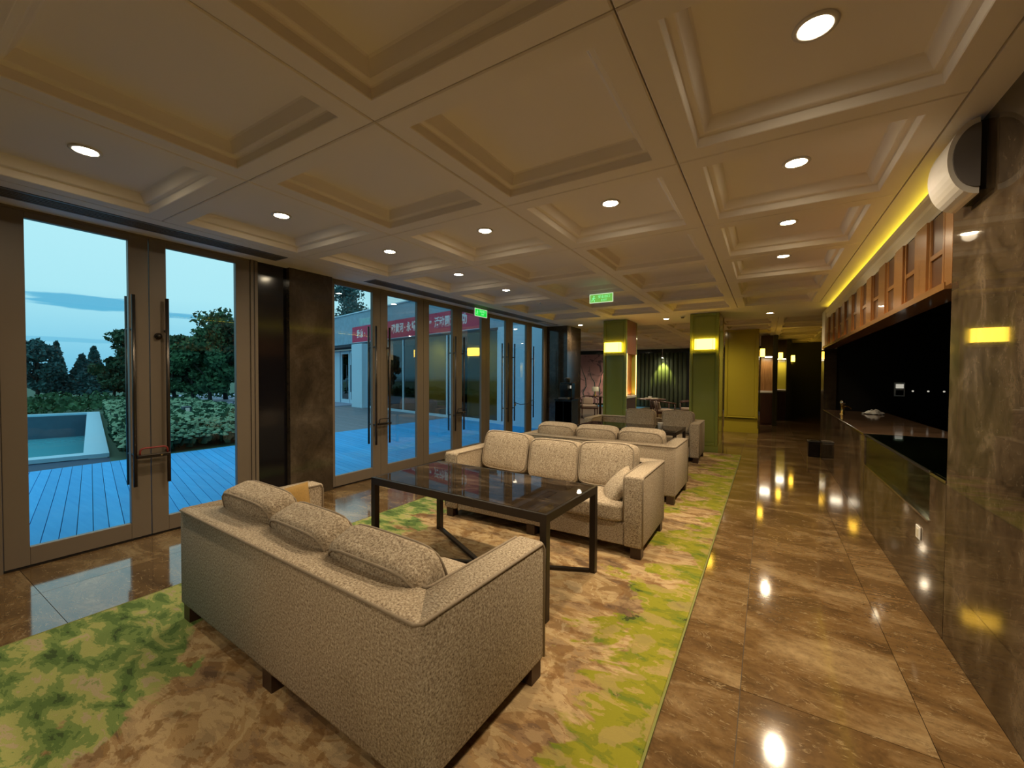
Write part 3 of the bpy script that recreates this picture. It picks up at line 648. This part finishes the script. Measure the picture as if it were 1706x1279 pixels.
# ================================================================ sofas
SW, SD, SH = 2.06, .835, .685
def nobevel_poly(pts, z0, z1, skip, off=.022):
    bm = B(); prism(bm, pts, z0, z1); es = []
    for e in bm.edges:
        m = (e.verts[0].co+e.verts[1].co)/2
        on = False
        for (p, q) in skip:
            d = Vector((q[0]-p[0], q[1]-p[1])); 
            ok = all(abs((v.co.x-p[0])*d.y-(v.co.y-p[1])*d.x)/d.length < 1e-4 for v in e.verts)
            on = on or ok
        if not on: es.append(e)
    bmesh.ops.bevel(bm, geom=es, offset=off, segments=3, affect='EDGES', profile=.5); return bm
def make_sofa(label, loc, rz, cushions, group):
    s = thing('sofa', label, 'sofa', loc, rz, group); h = SW/2; at, bt = .155, .185
    bk = nobevel_poly([(-h, 0), (h, 0), (h-at, bt), (-h+at, bt)], .10, SH, [((h, 0), (h-at, bt)), ((-h, 0), (-h+at, bt))]); obj('backrest', bk, 'fabric', s, True)
    ar = nobevel_poly([(h, 0), (h, SD), (h-at, SD), (h-at, bt)], .10, SH, [((h, 0), (h-at, bt))]); obj('armrest', ar, 'fabric', s, True)
    ar = nobevel_poly([(-h, 0), (-h+at, bt), (-h+at, SD), (-h, SD)], .10, SH, [((-h, 0), (-h+at, bt))]); obj('armrest', ar, 'fabric', s, True)
    obj('seat_base', box(B(), -h+at, h-at, bt, SD-.025, .10, .285, .008, 1), 'fabric', s)
    bm = B(); r = .007
    for q in (0, 1):
        i = at*q; b_ = bt*q; g = .006 if q == 0 else -.006
        zz = SH-.006
        path = [(h-i+g, SD-.012, .115 if q == 0 else .30), (h-i+g, SD-.012, zz-.03), (h-i+g, SD-.03, zz), (h-i+g, b_+.02-g, zz), (h-i-.012, b_-g*.9, zz), (-h+i+.012, b_-g*.9, zz), (-h+i-g, b_+.02-g, zz), (-h+i-g, SD-.03, zz), (-h+i-g, SD-.012, zz-.03), (-h+i-g, SD-.012, .115 if q == 0 else .30)]
        path = [(x-(.006 if x > 0 else -.006)*(1 if q == 0 else -1), y, z) for x, y, z in path]
        tube(bm, path, r, 6)
    obj('piping', bm, 'piping', s, True)
    w3 = (SW-2*at)/3
    for k in range(3):
        x = (k-1)*w3
        sc = obj('seat_cushion', cushion_bm(w3-.006, .165, SD-bt-.012, 9, 12.0, .14), 'fabric', s, True, (x, (SD+bt)/2+.012, .365)); sc.rotation_euler = (PI/2, 0, 0)
        pp = obj('cushion_piping', cushion_pipe(w3-.006, .165, SD-bt-.012, .006), 'piping', sc, True)
    for k, dx, lean, yaw, roll, dz in cushions:
        x = (k-1)*w3+dx
        c = obj('back_cushion', cushion_bm(w3-.008, .20, .42, 9, 7.5, .26), 'fabric', s, True, (x, bt+.095, .625+dz)); c.rotation_euler = (lean+.10, roll, yaw)
        obj('cushion_piping', cushion_pipe(w3-.01, .20, .42), 'piping', c, True)
    for x in (-h+.055, 0, h-.055):
        for y in (.05, SD-.06): obj('leg', bx(x-.042, x+.042, y-.042, y+.042, .012, .105), 'leg_wood', s)
    return s
G = 'tweed three-seat sofas on the rug'
make_sofa('large beige tweed sofa nearest the camera, seen from behind, gold pillow at its far arm', (-1.984, 1.027, 0), math.radians(-2.6), [(0, -.01, .16, .03, .02, -.015), (1, -.01, .26, -.04, -.02, -.04), (2, -.02, .32, .04, .02, -.045)], G)
make_sofa('beige tweed sofa facing the camera across the first coffee table, small pillow at one arm', (-1.86, 4.185, 0), PI, [(2, .0, .14, .06, -.05, .03), (1, .0, .10, .0, .0, -.005), (0, .02, .12, -.04, .03, .015)], G)
make_sofa('beige tweed sofa seen from behind, directly behind the one facing the camera', (-1.905, 5.02, 0), math.radians(-.6), [(0, 0, .12, 0, 0, 0), (1, 0, .14, .02, 0, 0), (2, 0, .12, -.02, 0, 0)], G)
make_sofa('farthest beige tweed sofa, one back cushion missing at its window end', (-2.0, 8.44, 0), math.radians(181.0), [(1, .08, .12, 0, 0, .02), (0, -.02, .12, -.03, 0, .02)], G)
def pillow(loc, rot, mat, label, s=.36):
    p = thing('throw_pillow', label, 'pillow', loc); p.rotation_euler = rot
    bm = B(); bmesh.ops.create_grid(bm, x_segments=12, y_segments=12, size=1)
    top = bmesh.ops.duplicate(bm, geom=bm.faces[:]+bm.verts[:]+bm.edges[:])
    tv = {v for v in top['geom'] if isinstance(v, bmesh.types.BMVert)}
    for v in bm.verts:
        x, y = v.co.x, v.co.y; k = ((1-abs(x)**2.2)*(1-abs(y)**2.2))**.55 if abs(x) < 1 and abs(y) < 1 else 0
        pin = 1-.06*(1-(abs(x)*abs(y)))
        v.co = (x*s/2*pin, y*s/2*pin, (.065*k+.004)*(1 if v in tv else -1))
    bmesh.ops.remove_doubles(bm, verts=bm.verts[:], dist=.0085)
    obj('pillow_cover', bm, mat, p, True)
    return p
pillow((-2.72, 1.53, .57), (math.radians(62), math.radians(-8), math.radians(62)), 'pillow', 'gold tweed throw pillow leaning on the window-side arm of the nearest sofa')
pillow((-1.10, 3.58, .525), (math.radians(20), math.radians(-48), math.radians(10)), 'fabric', 'small tweed throw pillow by the aisle arm of the sofa facing the camera', .34)

# ================================================================ coffee tables
def coffee_table(label, loc, rz, L_=1.62, W_=.80, Ht=.67):
    t_ = thing('coffee_table', label, 'table', loc, rz, 'black framed marble coffee tables'); h, q = L_/2, W_/2; r = .0225
    obj('tabletop', box(B(), -h+.02, h-.02, -q+.02, q-.02, Ht-.018, Ht, .002, 1), 'table_top', t_)
    obj('top_frame', (lambda bm: (box(bm, -h, h, -q, -q+.03, Ht-.055, Ht-.002), box(bm, -h, h, q-.03, q, Ht-.055, Ht-.002), box(bm, -h, -h+.03, -q+.03, q-.03, Ht-.055, Ht-.002), box(bm, h-.03, h, -q+.03, q-.03, Ht-.055, Ht-.002), bm)[-1])(B()), 'metal_dark', t_)
    for sx in (-1, 1):
        for sy in (-1, 1): obj('leg', bx(sx*(h-r)-r, sx*(h-r)+r, sy*(q-r)-r, sy*(q-r)+r, .013, Ht-.055), 'metal_dark', t_)
    for s in (-1, 1):
        a = Vector((-(h-r), -s*(q-r), 0)); b = Vector(((h-r), s*(q-r), 0)); d = (b-a).normalized(); nn = Vector((-d.y, d.x, 0))*.0175; a += d*.03; b -= d*.03
        z0, z1 = (.013, .035) if s > 0 else (.0131, .0351)
        if s > 0: obj('floor_bar', prism(B(), [(a+nn)[:2], (a-nn)[:2], (b-nn)[:2], (b+nn)[:2]], z0, z1), 'metal_dark', t_)
        else:
            mid = (a+b)/2; g = d*.06
            for p, e in ((a, mid-g), (mid+g, b)): obj('floor_bar', prism(B(), [(p+nn)[:2], (p-nn)[:2], (e-nn)[:2], (e+nn)[:2]], z0, z1), 'metal_dark', t_)
    return t_
coffee_table('dark marble coffee table on a thin black metal frame between the two nearest sofas', (-1.90, 2.625, 0), math.radians(-2))
coffee_table('dark marble coffee table between the two far sofas, a white cup on it', (-1.93, 6.88, 0), math.radians(-1))
cup = thing('paper_cup', 'white paper cup standing on the far coffee table', 'cup', (-1.385, 6.64, .67))
obj('cup_wall', lathe(B(), [(0, .001), (.028, .001), (.038, .105), (.040, .107), (.040, .110), (.036, .108), (.027, .006), (0, .006)]), 'white', cup, True); obj('rim', tube(B(), [(.039*math.cos(a*PI/12), .039*math.sin(a*PI/12), .109) for a in range(24)], .0025, 6, True), 'white', cup, True)

# ================================================================ lounge furniture
def lounge_chair(label, loc, rz, pil=True):
    c = thing('lounge_armchair', label, 'armchair', loc, rz, 'wooden lounge armchairs'); 
    obj('seat_frame', box(B(), -.30, .30, -.28, .28, .33, .38, .008, 1), 'chair_wood', c); obj('seat_cushion', box(B(), -.28, .28, -.27, .27, .38, .46, .03, 2), 'beige_fabric', c, True)
    for sx in (-1, 1):
        obj('leg', tube(B(), [(sx*.27, .26, 0), (sx*.27, .26, .64)], .018, 8, r2=.02), 'chair_wood', c, True); obj('leg', tube(B(), [(sx*.27, -.27, 0), (sx*.27, -.27, .38), (sx*.29, -.33, .74)], .018, 8), 'chair_wood', c, True)
    arc = [(.30*math.cos(a) if True else 0, -.10-.30*math.sin(a)*.9, .70+.06*math.sin(a)) for a in [PI*k/16 for k in range(17)]]
    obj('arm_rail', tube(B(), [(.29, .28, .65)]+arc+[(-.29, .28, .65)], .022, 8), 'chair_wood', c, True)
    for k in range(7):
        a = PI*(k+2)/10; obj('spindle', tube(B(), [(.28*math.cos(a), -.08-.20*math.sin(a), .38), (.30*math.cos(a), -.10-.27*math.sin(a), .70+.05*math.sin(a))], .009, 6), 'chair_wood', c, True)
    if pil: p = obj('back_pillow', cushion_bm(.38, .12, .26, 6), 'beige_fabric', c, True, (0, -.20, .58)); p.rotation_euler = (.2, 0, 0)
    return c
lounge_chair('dark wooden armchair with beige cushions nearest the black cabinet in the lounge', (-5.45, 14.15, 0), math.radians(-150))
lounge_chair('dark wooden armchair with a spindle back, half hidden by the niche column', (-4.45, 14.9, 0), math.radians(150))
lounge_chair('dark wooden armchair with a pale pillow between the two green columns', (-2.75, 13.6, 0), math.radians(-60))
lounge_chair('dark wooden armchair turned away, left of the pillowed one between the columns', (-4.15, 13.2, 0), math.radians(20))
lounge_chair('dark wooden armchair beside the green column at the lounge end', (-2.15, 14.6, 0), math.radians(100), False)
for x, y, l in ((-9.2, 14.2, 'first'), (-11.2, 14.8, 'second'), (-8.0, 15.2, 'third')): lounge_chair('dark wooden armchair seen through the facade glass, %s from the door end' % {'first': 'middle', 'second': 'farthest', 'third': 'nearest'}[l], (x, y, 0), random.uniform(0, 6))
def lounge_table(label, loc):
    q = thing('lounge_table', label, 'table', loc, 0, 'dark lounge tables')
    obj('tabletop', lathe(B(), [(0, .74), (.45, .74), (.46, .725), (.45, .71), (0, .71)], n=28), 'chair_wood', q, True); obj('pedestal', lathe(B(), [(.05, .03), (.04, .3), (.05, .71)]), 'chair_wood', q, True); obj('foot', lathe(B(), [(0, 0), (.26, 0), (.25, .025), (.05, .045), (0, .045)]), 'chair_wood', q, True)
lounge_table('round dark lounge table by the armchair near the black cabinet', (-5.35, 15.1, 0)); lounge_table('round dark lounge table between the green columns', (-3.3, 14.35, 0)); lounge_table('round dark table seen through the facade glass', (-10.2, 13.7, 0))
pl_ = thing('tea_tray', 'pale tea tray with a small bowl on the table between the columns', 'tray', (-3.3, 14.35, .74)); obj('tray', box(B(), -.2, .2, -.13, .13, 0, .02, .005, 1), 'cream', pl_); obj('bowl', lathe(B(), [(.03, .02), (.07, .07), (.065, .07), (.028, .028), (0, .027)], (-.04, 0, 0)), 'white', pl_, True)
tl = thing('table_lamp', 'small lamp with a pale drum shade on the table by the black cabinet', 'lamp', (-5.55, 15.1, .74)); obj('base', lathe(B(), [(.06, 0), (.06, .02), (.02, .04), (.02, .2), (0, .2)]), 'brass', tl, True); obj('lamp_shade', lathe(B(), [(.13, .17), (.12, .34), (.118, .34), (.128, .17)]), 'shade_white', tl, True)
# murals, curtain and wall wash in the lounge
mp = thing('wall_mural', 'pink blossom mural on the far lounge wall left of the niche column', 'mural', (-7.6, 20.48, 0)); obj('mural_panel', bx(-1.25, 1.5, -.03, 0, .1, 2.6), 'mural_pink', mp); 
bm = B()
for k in range(5):
    pts = [(-.9+.4*k, -.045, .3)]
    for j in range(6): pts.append((pts[-1][0]+random.uniform(-.18, .2), -.045, pts[-1][2]+random.uniform(.2, .4)))
    tube(bm, pts, .03, 5, r2=.008)
obj('painted_branches', bm, 'leaf_blue', mp)
cu = thing('curtain', 'dark green drawn curtain on the far lounge wall between the columns', 'curtain', (-4.2, 20.45, 0))
for k in range(12): obj('pleat', tube(B(), [(-1.1+.19*k, 0, .05), (-1.1+.19*k, 0, 2.6)], .085, 10), 'curtain', cu, True)
fm = thing('wall_mural', 'black wall panel with large white flowers beside the green column', 'mural', (-2.75, 20.47, 0)); obj('mural_panel', bx(-.62, .7, -.03, 0, .1, 2.65), 'black', fm)
for fx, fz, s in ((.12, 1.75, .34), (-.05, 1.45, .24), (.30, 1.05, .22)):
    for k in range(5):
        a = 2*PI*k/5+.3; bm = B(); cyl(bm, (0, 0, 0), s*.36, .01, 14, axis='y')
        for v in bm.verts: v.co.x *= .62; v.co.z += s*.42
        bmesh.ops.rotate(bm, verts=bm.verts[:], cent=(0, 0, 0), matrix=Matrix.Rotation(a, 3, 'Y')); bmesh.ops.translate(bm, verts=bm.verts[:], vec=(fx, -.045, fz)); obj('petal', bm, 'white', fm)
for nm, x, col, e, lab in (('wall_washer', -4.15, (1, .95, .2), 90, 'small wall-washer spot lighting the curtain between the columns'), ('wall_washer', -6.75, (1, .55, .35), 90, 'small wall-washer spot lighting the pink mural')):
    q = thing(nm, lab, 'spotlight', (x, 20.15, 2.70)); obj('can', cyl(B(), (0, 0, -.10), .045, .1, 14), 'white', q, True); obj('lens', cyl(B(), (0, 0, -.106), .035, .005, 14), 'lamp_dl', q)
    L = bpy.data.lights.new('washer_lamp', 'SPOT'); L.energy = e; L.color = col; L.spot_size = 1.15; L.spot_blend = .5; L.shadow_soft_size = .03
    lo = bpy.data.objects.new('washer_lamp', L); link(lo, q); lo.location = (0, 0, -.13); lo.rotation_euler = (.25, 0, 0); q.location.z = 2.45
    obj('stem', cyl(B(), (0, 0, 0), .012, .40, 8), 'white', q, True)
# black cabinet with machine by the pier
bc = thing('black_cabinet', 'tall black cabinet standing against the dark pier beyond the glass doors', 'cabinet', (-4.16, 9.33, 0))
obj('carcass', bx(-.22, .22, -.2, .2, .06, .90), 'black', bc); obj('plinth', bx(-.2, .2, -.18, .18, 0, .06), 'black', bc); obj('cabinet_door', bx(-.21, -.004, --.215, -.2, .09, .88), 'black', bc); obj('cabinet_door', bx(.004, .21, --.215, -.2, .09, .88), 'black', bc); obj('worktop', bx(-.23, .23, -.22, .21, .90, .93), 'black_gloss', bc)
cmn = thing('coffee_machine', 'black coffee machine on top of the black cabinet', 'coffee machine', (-4.16, 9.33, .93))
obj('body', box(B(), -.17, .14, -.02, .18, 0, .40, .015), 'black_gloss', cmn); obj('brew_head', box(B(), -.12, .09, -.16, -.02, .22, .36, .01), 'black', cmn); obj('drip_tray', box(B(), -.14, .11, -.18, -.02, 0, .04, .006), 'vent', cmn); obj('hopper', lathe(B(), [(.06, .40), (.08, .50), (.06, .52), (0, .52)], (-.02, .08, 0)), 'vent_black', cmn, True); obj('display', bx(.095, .13, -.024, -.02, .26, .33), 'lamp_dim', cmn)
bn = thing('waste_bin', 'small black square bin on the marble floor at the far end of the bar counter', 'bin', (.785, 9.70, 0)); bn.location = (.77, 9.62, 0)
obj('bin_body', box(B(), -.085, .10, -.11, .11, 0, .27, .015), 'black_gloss', bn); obj('bin_lid', box(B(), -.09, .105, -.115, .115, .272, .30, .012), 'black', bn); obj('lid_flap', box(B(), -.05, .065, -.06, .06, .30, .308, .003), 'metal_dark', bn)

# ================================================================ OUTSIDE
DX, DY = -.9747, .2234
deck = struct('ground_1', bx(-9.7, XL-.10, -12, 12.6, -.20, -.06), 'deck_base')
def plank_set(x_near, x_far, y_lo, y_hi, wd, mat, name='plank', gap=.006):
    sl = DY/DX; n = int((y_hi-y_lo)/wd); first = None
    for k in range(n):
        y = y_lo+k*wd
        if first is None:
            pts = [(x_near, 0), (x_near, wd-gap), (x_far, wd-gap+(x_far-x_near)*sl), (x_far, (x_far-x_near)*sl)]
            first = obj(name, prism(B(), pts, -.045, -.02), mat, deck, loc=(0, y, 0))
        else: share(name, first, deck, (0, y, 0))
plank_set(-4.95, -9.65, -3.0, 12.3, .115, 'deck'); plank_set(-9.66, -21.0, 5.3, 12.4, .14, 'deck_brown')
for i, pts in enumerate(([(-9.7, 2.47), (-10.44, 2.63), (-22.14, 5.31), (-90, 22), (-90, 60), (-9.7, 60)], [(-22.14, 5.31), (-23.92, -2.49), (-90, -30), (-90, 22)], [(-12.23, -5.17), (-9.7, -5.2), (-9.7, -60), (-90, -60), (-90, -30), (-23.92, -2.49)], [(-9.7, 2.47), (-9.7, -5.2), (-12.23, -5.17), (-10.44, 2.63)])):
    struct('ground_%d' % (i+2), prism(B(), pts, -.25, -.06), 'deck_base' if i == 3 else 'grass')
pz = struct('ground_plaza', prism(B(), [(-17.5, 7.6), (-22, 8.2), (-36, 11.0), (-36, 16.5), (-22, 16.5), (-17.5, 13.6)], -.055, .0), 'plaza'); pz.name = 'ground_6'
# pool
pool = thing('reflecting_pool', 'square-edged outdoor pool with pale blue coping beside the deck', 'pool', (-10.44, 2.63, 0))
e1 = Vector((DX, DY, 0)); e2 = Vector((-DY, DX, 0))
def quad(s0, s1, t0, t1): return [(e1*s+e2*t_)[:2] for s, t_ in ((s0, t0), (s1, t0), (s1, t1), (s0, t1))]
cw = .34
obj('coping', prism(B(), quad(0, 12, 0, cw), -.05, .02), 'coping', pool); obj('coping', prism(B(), quad(0, cw, cw, 8), -.05, .02), 'coping', pool); obj('coping', prism(B(), quad(12-cw, 12, cw, 8), -.05, .02), 'coping', pool)
obj('pool_wall', prism(B(), quad(cw, 12-cw, cw-.06, cw), -1.3, -.05), 'pool_wall', pool); obj('pool_wall', prism(B(), quad(12-cw, 12-cw+.06, cw, 8), -1.3, -.05), 'pool_wall', pool); obj('pool_wall', prism(B(), quad(cw-.06, cw, cw, 8), -1.3, -.05), 'pool_wall', pool)
obj('water', prism(B(), quad(cw, 12-cw, cw, 8), -1.3, -.85), 'water', pool)

# hedge of flat-headed sedum beside the pool
def in_poly(x, y, P):
    c = False; j = len(P)-1
    for i in range(len(P)):
        if (P[i][1] > y) != (P[j][1] > y) and x < (P[j][0]-P[i][0])*(y-P[i][1])/(P[j][1]-P[i][1])+P[i][0]: c = not c
        j = i
    return c
hp = [(-9.95, 2.62), (-22, 5.4), (-21.5, 8.1), (-17.2, 7.4), (-10.0, 6.1)]
hedge = thing('hedge', 'low bed of pale green flat-headed sedum beside the pool and deck', 'hedge', (0, 0, 0))
bm = B(); bs = B(); rnd = random.Random(3); n = 0
while n < 9500:
    x, y = rnd.uniform(-22, -9.9), rnd.uniform(2.6, 8.2)
    if rnd.random() > (1.0 if x > -14 else .45): continue
    if not in_poly(x, y, hp): continue
    r = rnd.uniform(.035, .075); edge = min(1, (abs(x+9.95))/.35); z = (.40+rnd.uniform(-.10, .07))*(.55+.45*edge); m = 6
    top = bm.verts.new((x, y, z+r*.75)); mid = [bm.verts.new((x+r*.7*math.cos(2*PI*k/m), y+r*.7*math.sin(2*PI*k/m), z+r*.38)) for k in range(m)]
    lo_ = [bm.verts.new((x+r*math.cos(2*PI*k/m+.5), y+r*math.sin(2*PI*k/m+.5), z-r*.1)) for k in range(m)]
    for k in range(m): bm.faces.new((top, mid[k], mid[(k+1) % m])); bm.faces.new((mid[k], lo_[k], lo_[(k+1) % m], mid[(k+1) % m]))
    if n % 2 == 0:
        for k in range(2):
            a = rnd.uniform(0, 6.28); zz = rnd.uniform(0, z); q = [bs.verts.new((x+dx*math.cos(a)-.0, y+dx*math.sin(a), zz+dz)) for dx, dz in ((-.05, 0), (.05, 0), (.09, .1), (-.02, .12))]; bs.faces.new(q)
    n += 1
o = obj('flower_heads', bm, 'sedum', hedge); o['kind'] = 'stuff'
o = obj('leaves', bs, 'leaf_dark', hedge); o['kind'] = 'stuff'
# trees
def tree(x, y, hgt, rad, mat, label, seed, conif=False, n=2600, trunk_h=.28, leaf=.115):
    r_ = random.Random(seed); t_ = thing('tree', label, 'tree', (x, y, -.07), 0, 'trees beyond the pool garden')
    bm = B(); tr_top = hgt*.72
    pts = [(0, 0, 0), (r_.uniform(-.1, .1), r_.uniform(-.1, .1), hgt*.25), (r_.uniform(-.2, .2), r_.uniform(-.2, .2), hgt*.5), (r_.uniform(-.2, .2), r_.uniform(-.2, .2), tr_top)]
    tube(bm, pts, hgt*.022+.02, 7, r2=.025); obj('trunk', bm, 'bark', t_, True)
    bm = B(); blobs = []
    if conif:
        for k in range(12): z = hgt*(.16+.82*k/11); blobs.append((0, 0, z, rad*(1.05-.95*k/11), rad*(1.05-.95*k/11), hgt*.075))
    else:
        for k in range(14):
            a = r_.uniform(0, 6.28); q = r_.random()**.6; z = hgt*r_.uniform(trunk_h, .92); sc_ = 1-.55*abs((z/hgt-.55)/.45)**1.5
            blobs.append((rad*q*.75*math.cos(a)*sc_, rad*q*.75*math.sin(a)*sc_, z, rad*r_.uniform(.28, .48), rad*r_.uniform(.28, .48), hgt*r_.uniform(.07, .13)))
        for k in range(6):
            b_ = blobs[k]; bb = B() if k == 0 else bb
            tube(bb, [(0, 0, hgt*.3), (b_[0]*.5, b_[1]*.5, (hgt*.3+b_[2])/2), b_[:3]], .05, 5, r2=.012)
        obj('branches', bb, 'bark', t_, True)
    for k in range(n):
        b_ = r_.choice(blobs); u = Vector((r_.gauss(0, 1), r_.gauss(0, 1), r_.gauss(0, 1))).normalized()*(r_.random()**.45)
        p = Vector((b_[0]+u.x*b_[3], b_[1]+u.y*b_[4], b_[2]+u.z*b_[5])); s_ = leaf*r_.uniform(.6, 1.3)
        a1 = Vector((r_.gauss(0, 1), r_.gauss(0, 1), r_.gauss(0, 1))).normalized(); a2 = a1.cross(Vector((r_.gauss(0, 1), r_.gauss(0, 1), .4))).normalized()
        bm.faces.new([bm.verts.new(p+a1*s_*i+a2*s_*j*.6) for i, j in ((-1, 0), (0, -1), (1, 0), (0, 1))])
    o = obj('foliage', bm, mat, t_); o['kind'] = 'stuff'
def at(dx, dy, dist): return dx*dist, dy*dist
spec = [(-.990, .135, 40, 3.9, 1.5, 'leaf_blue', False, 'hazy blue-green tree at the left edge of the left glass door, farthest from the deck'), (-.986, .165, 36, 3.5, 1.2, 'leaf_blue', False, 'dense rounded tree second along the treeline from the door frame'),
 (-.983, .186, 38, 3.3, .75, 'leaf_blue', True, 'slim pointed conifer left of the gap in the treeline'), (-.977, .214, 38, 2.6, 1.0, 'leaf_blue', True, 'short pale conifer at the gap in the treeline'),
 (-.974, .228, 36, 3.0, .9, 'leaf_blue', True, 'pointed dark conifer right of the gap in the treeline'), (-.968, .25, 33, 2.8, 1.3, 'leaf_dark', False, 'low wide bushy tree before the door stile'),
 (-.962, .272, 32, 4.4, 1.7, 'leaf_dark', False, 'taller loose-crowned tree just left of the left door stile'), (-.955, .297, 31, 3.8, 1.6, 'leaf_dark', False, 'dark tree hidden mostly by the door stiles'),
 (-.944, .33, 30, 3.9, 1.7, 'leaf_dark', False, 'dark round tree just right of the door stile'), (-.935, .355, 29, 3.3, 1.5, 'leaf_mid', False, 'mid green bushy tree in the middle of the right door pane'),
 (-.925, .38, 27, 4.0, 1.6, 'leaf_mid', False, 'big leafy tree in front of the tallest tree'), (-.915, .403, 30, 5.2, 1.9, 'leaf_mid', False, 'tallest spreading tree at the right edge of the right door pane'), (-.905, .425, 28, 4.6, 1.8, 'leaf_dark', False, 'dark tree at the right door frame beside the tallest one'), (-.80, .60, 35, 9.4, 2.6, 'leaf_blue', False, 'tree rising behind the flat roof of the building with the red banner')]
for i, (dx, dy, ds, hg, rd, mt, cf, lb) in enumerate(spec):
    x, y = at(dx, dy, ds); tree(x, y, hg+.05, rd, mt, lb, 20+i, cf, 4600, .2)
sh = thing('shrub_border', 'low uneven green shrubs along the lawn edge in front of the treeline', 'shrub', (0, 0, 0))
bm = B(); rnd = random.Random(9)
for k in range(5200):
    a = rnd.uniform(.10, .47); ds = rnd.uniform(24, 34); x, y = -math.cos(a)*ds, math.sin(a)*ds
    if a > .31 and ds < 32: continue
    hmax = .35+.30*math.sin(a*60)*math.sin(ds*1.3); p = Vector((x, y, -.06+rnd.random()*max(.08, hmax))); s_ = rnd.uniform(.06, .14)
    a1 = Vector((rnd.gauss(0, 1), rnd.gauss(0, 1), rnd.gauss(0, 1))).normalized(); a2 = a1.cross(Vector((rnd.gauss(0, 1), rnd.gauss(0, 1), .4))).normalized()
    bm.faces.new([bm.verts.new(p+a1*s_*i+a2*s_*j*.7) for i, j in ((-1, 0), (0, -1), (1, 0), (0, 1))])
o = obj('foliage', bm, 'leaf_mid', sh); o['kind'] = 'stuff'
gx = thing('garden_light', 'small dark square garden light among the pale green sedum', 'garden light', (-13.6, 5.0, -.05))
obj('post', bx(-.03, .03, -.03, .03, 0, .5), 'ext_dark', gx); obj('head', box(B(), -.09, .09, -.09, .09, .5, .66, .01), 'ext_dark', gx); obj('lens', bx(.09, .094, -.05, .05, .53, .62), 'white', gx)
rl = thing('rope_barrier', 'thin dark rope rail in front of the pale plaza', 'railing', (-20.5, 10.6, -.06)); obj('rope', tube(B(), [(1.6, -2.0, .42), (.8, -.9, .40), (0, .2, .41), (-.7, 1.4, .42)], .018, 6), 'ext_dark', rl, True)
for q in ((1.6, -2.0), (0, .2), (-.7, 1.4)): obj('post', cyl(B(), (q[0], q[1], 0), .025, .44, 8), 'ext_dark', rl, True)

# ---------------------------------------------------------------- building wing with the red banner
# local frame: x along the facade (A + d*s), y = into the building, z up
A_ = (-13.571, 12.327, 0); RZ = math.atan2(-.22342, .97472)
bd = thing('building_wing', 'pale flat-roofed building wing with tall glass facade across the deck', 'building', A_, RZ)
obj('roof_parapet', bx(-12, 8.75, -.05, .25, 3.0, 4.43), 'ext_grey', bd); obj('parapet_cap', bx(-12, 8.75, -.09, .29, 4.43, 4.48), 'ext_white', bd)
obj('soffit_beam', bx(-12, 6.62, -.02, .25, 2.93, 3.0), 'ext_dark', bd)
obj('pier', bx(-3.22, -2.16, -.30, .3, -.1, 2.93), 'ext_white', bd); obj('end_wall', bx(6.6, 8.75, -.06, .12, -.1, 3.0), 'ext_white', bd)
mul = [-2.10, .92, 3.89, 6.56]
for m_ in mul: obj('mullion', bx(m_-.035, m_+.035, -.02, .05, 0, 2.93), 'ext_white', bd)
obj('mullion', bx(4.06, 4.14, -.02, .05, 0, 2.93), 'ext_white', bd)
obj('bottom_rail', bx(-2.16, 6.6, -.03, .05, -.1, .07), 'ext_white', bd)
for a, b in zip(mul, mul[1:]): obj('glass_pane', bx(a+.035, b-.035, .01, .022, .07, 2.93), 'glass_ext', bd)
dd = [(-6.4, -5.35), (-5.30, -4.25)]
for a, b in dd:
    f = B(); box(f, a, a+.12, .55, .62, -.02, 2.75); box(f, b-.12, b, .55, .62, -.02, 2.75); box(f, a+.12, b-.12, .55, .62, -.02, .2); box(f, a+.12, b-.12, .55, .62, 2.6, 2.75)
    q = obj('door_leaf', f, 'ext_white', bd); obj('glass_pane', bx(a+.12, b-.12, .58, .592, .2, 2.6), 'glass_ext', q)
    obj('door_handle', tube(B(), [((b-.2 if a < -6 else a+.2), .50, .6), ((b-.2 if a < -6 else a+.2), .50, 2.0)], .02, 8), 'ext_dark', q, True)
obj('recess_wall', bx(-4.2, -3.22, .5, .62, -.1, 2.93), 'ext_white', bd); obj('glass_pane', bx(-4.0, -3.5, .47, .48, .1, 2.8), 'glass_ext', bd); obj('door_head', bx(-12, -3.2, .4, .62, 2.75, 2.93), 'ext_dark', bd)
obj('pier', bx(-12, -6.45, .5, .62, -.1, 2.93), 'ext_white', bd)
obj('floor_slab', prism(B(), [(-12, .65), (-3.2, .65), (-3.2, .06), (8.7, .06), (10.0, 3.2), (8.6, 9.2), (-12, 6)], -.1, -.014), 'floor_base', bd)
bn_ = thing('banner', 'long red cloth banner with white lettering hung on the parapet over the glass facade', 'banner', A_, RZ)
obj('cloth', bx(-3.6, 5.72, -.085, -.065, 3.04, 3.77), 'red_cloth', bn_)
obj('hem', bx(-3.6, 5.72, -.087, -.063, 3.025, 3.04), 'letter', bn_)
for ch_, s_, in (('我', -2.95), ('京', -2.60), ('·', -2.30), ('魂', .28), ('黄', .60), ('河', .92), ('·', 1.18), ('永', 1.47), ('靖', 1.84), ('”', 2.97), ('活', 3.38), ('动', 3.69), ('圆', 4.01), ('满', 4.33), ('成', 4.64), ('功', 4.96)):
    text(ch_, .40, 'letter', bn_, (s_, -.088, 3.40 if ch_ != '”' else 3.36), (PI/2, 0, 0), .78)
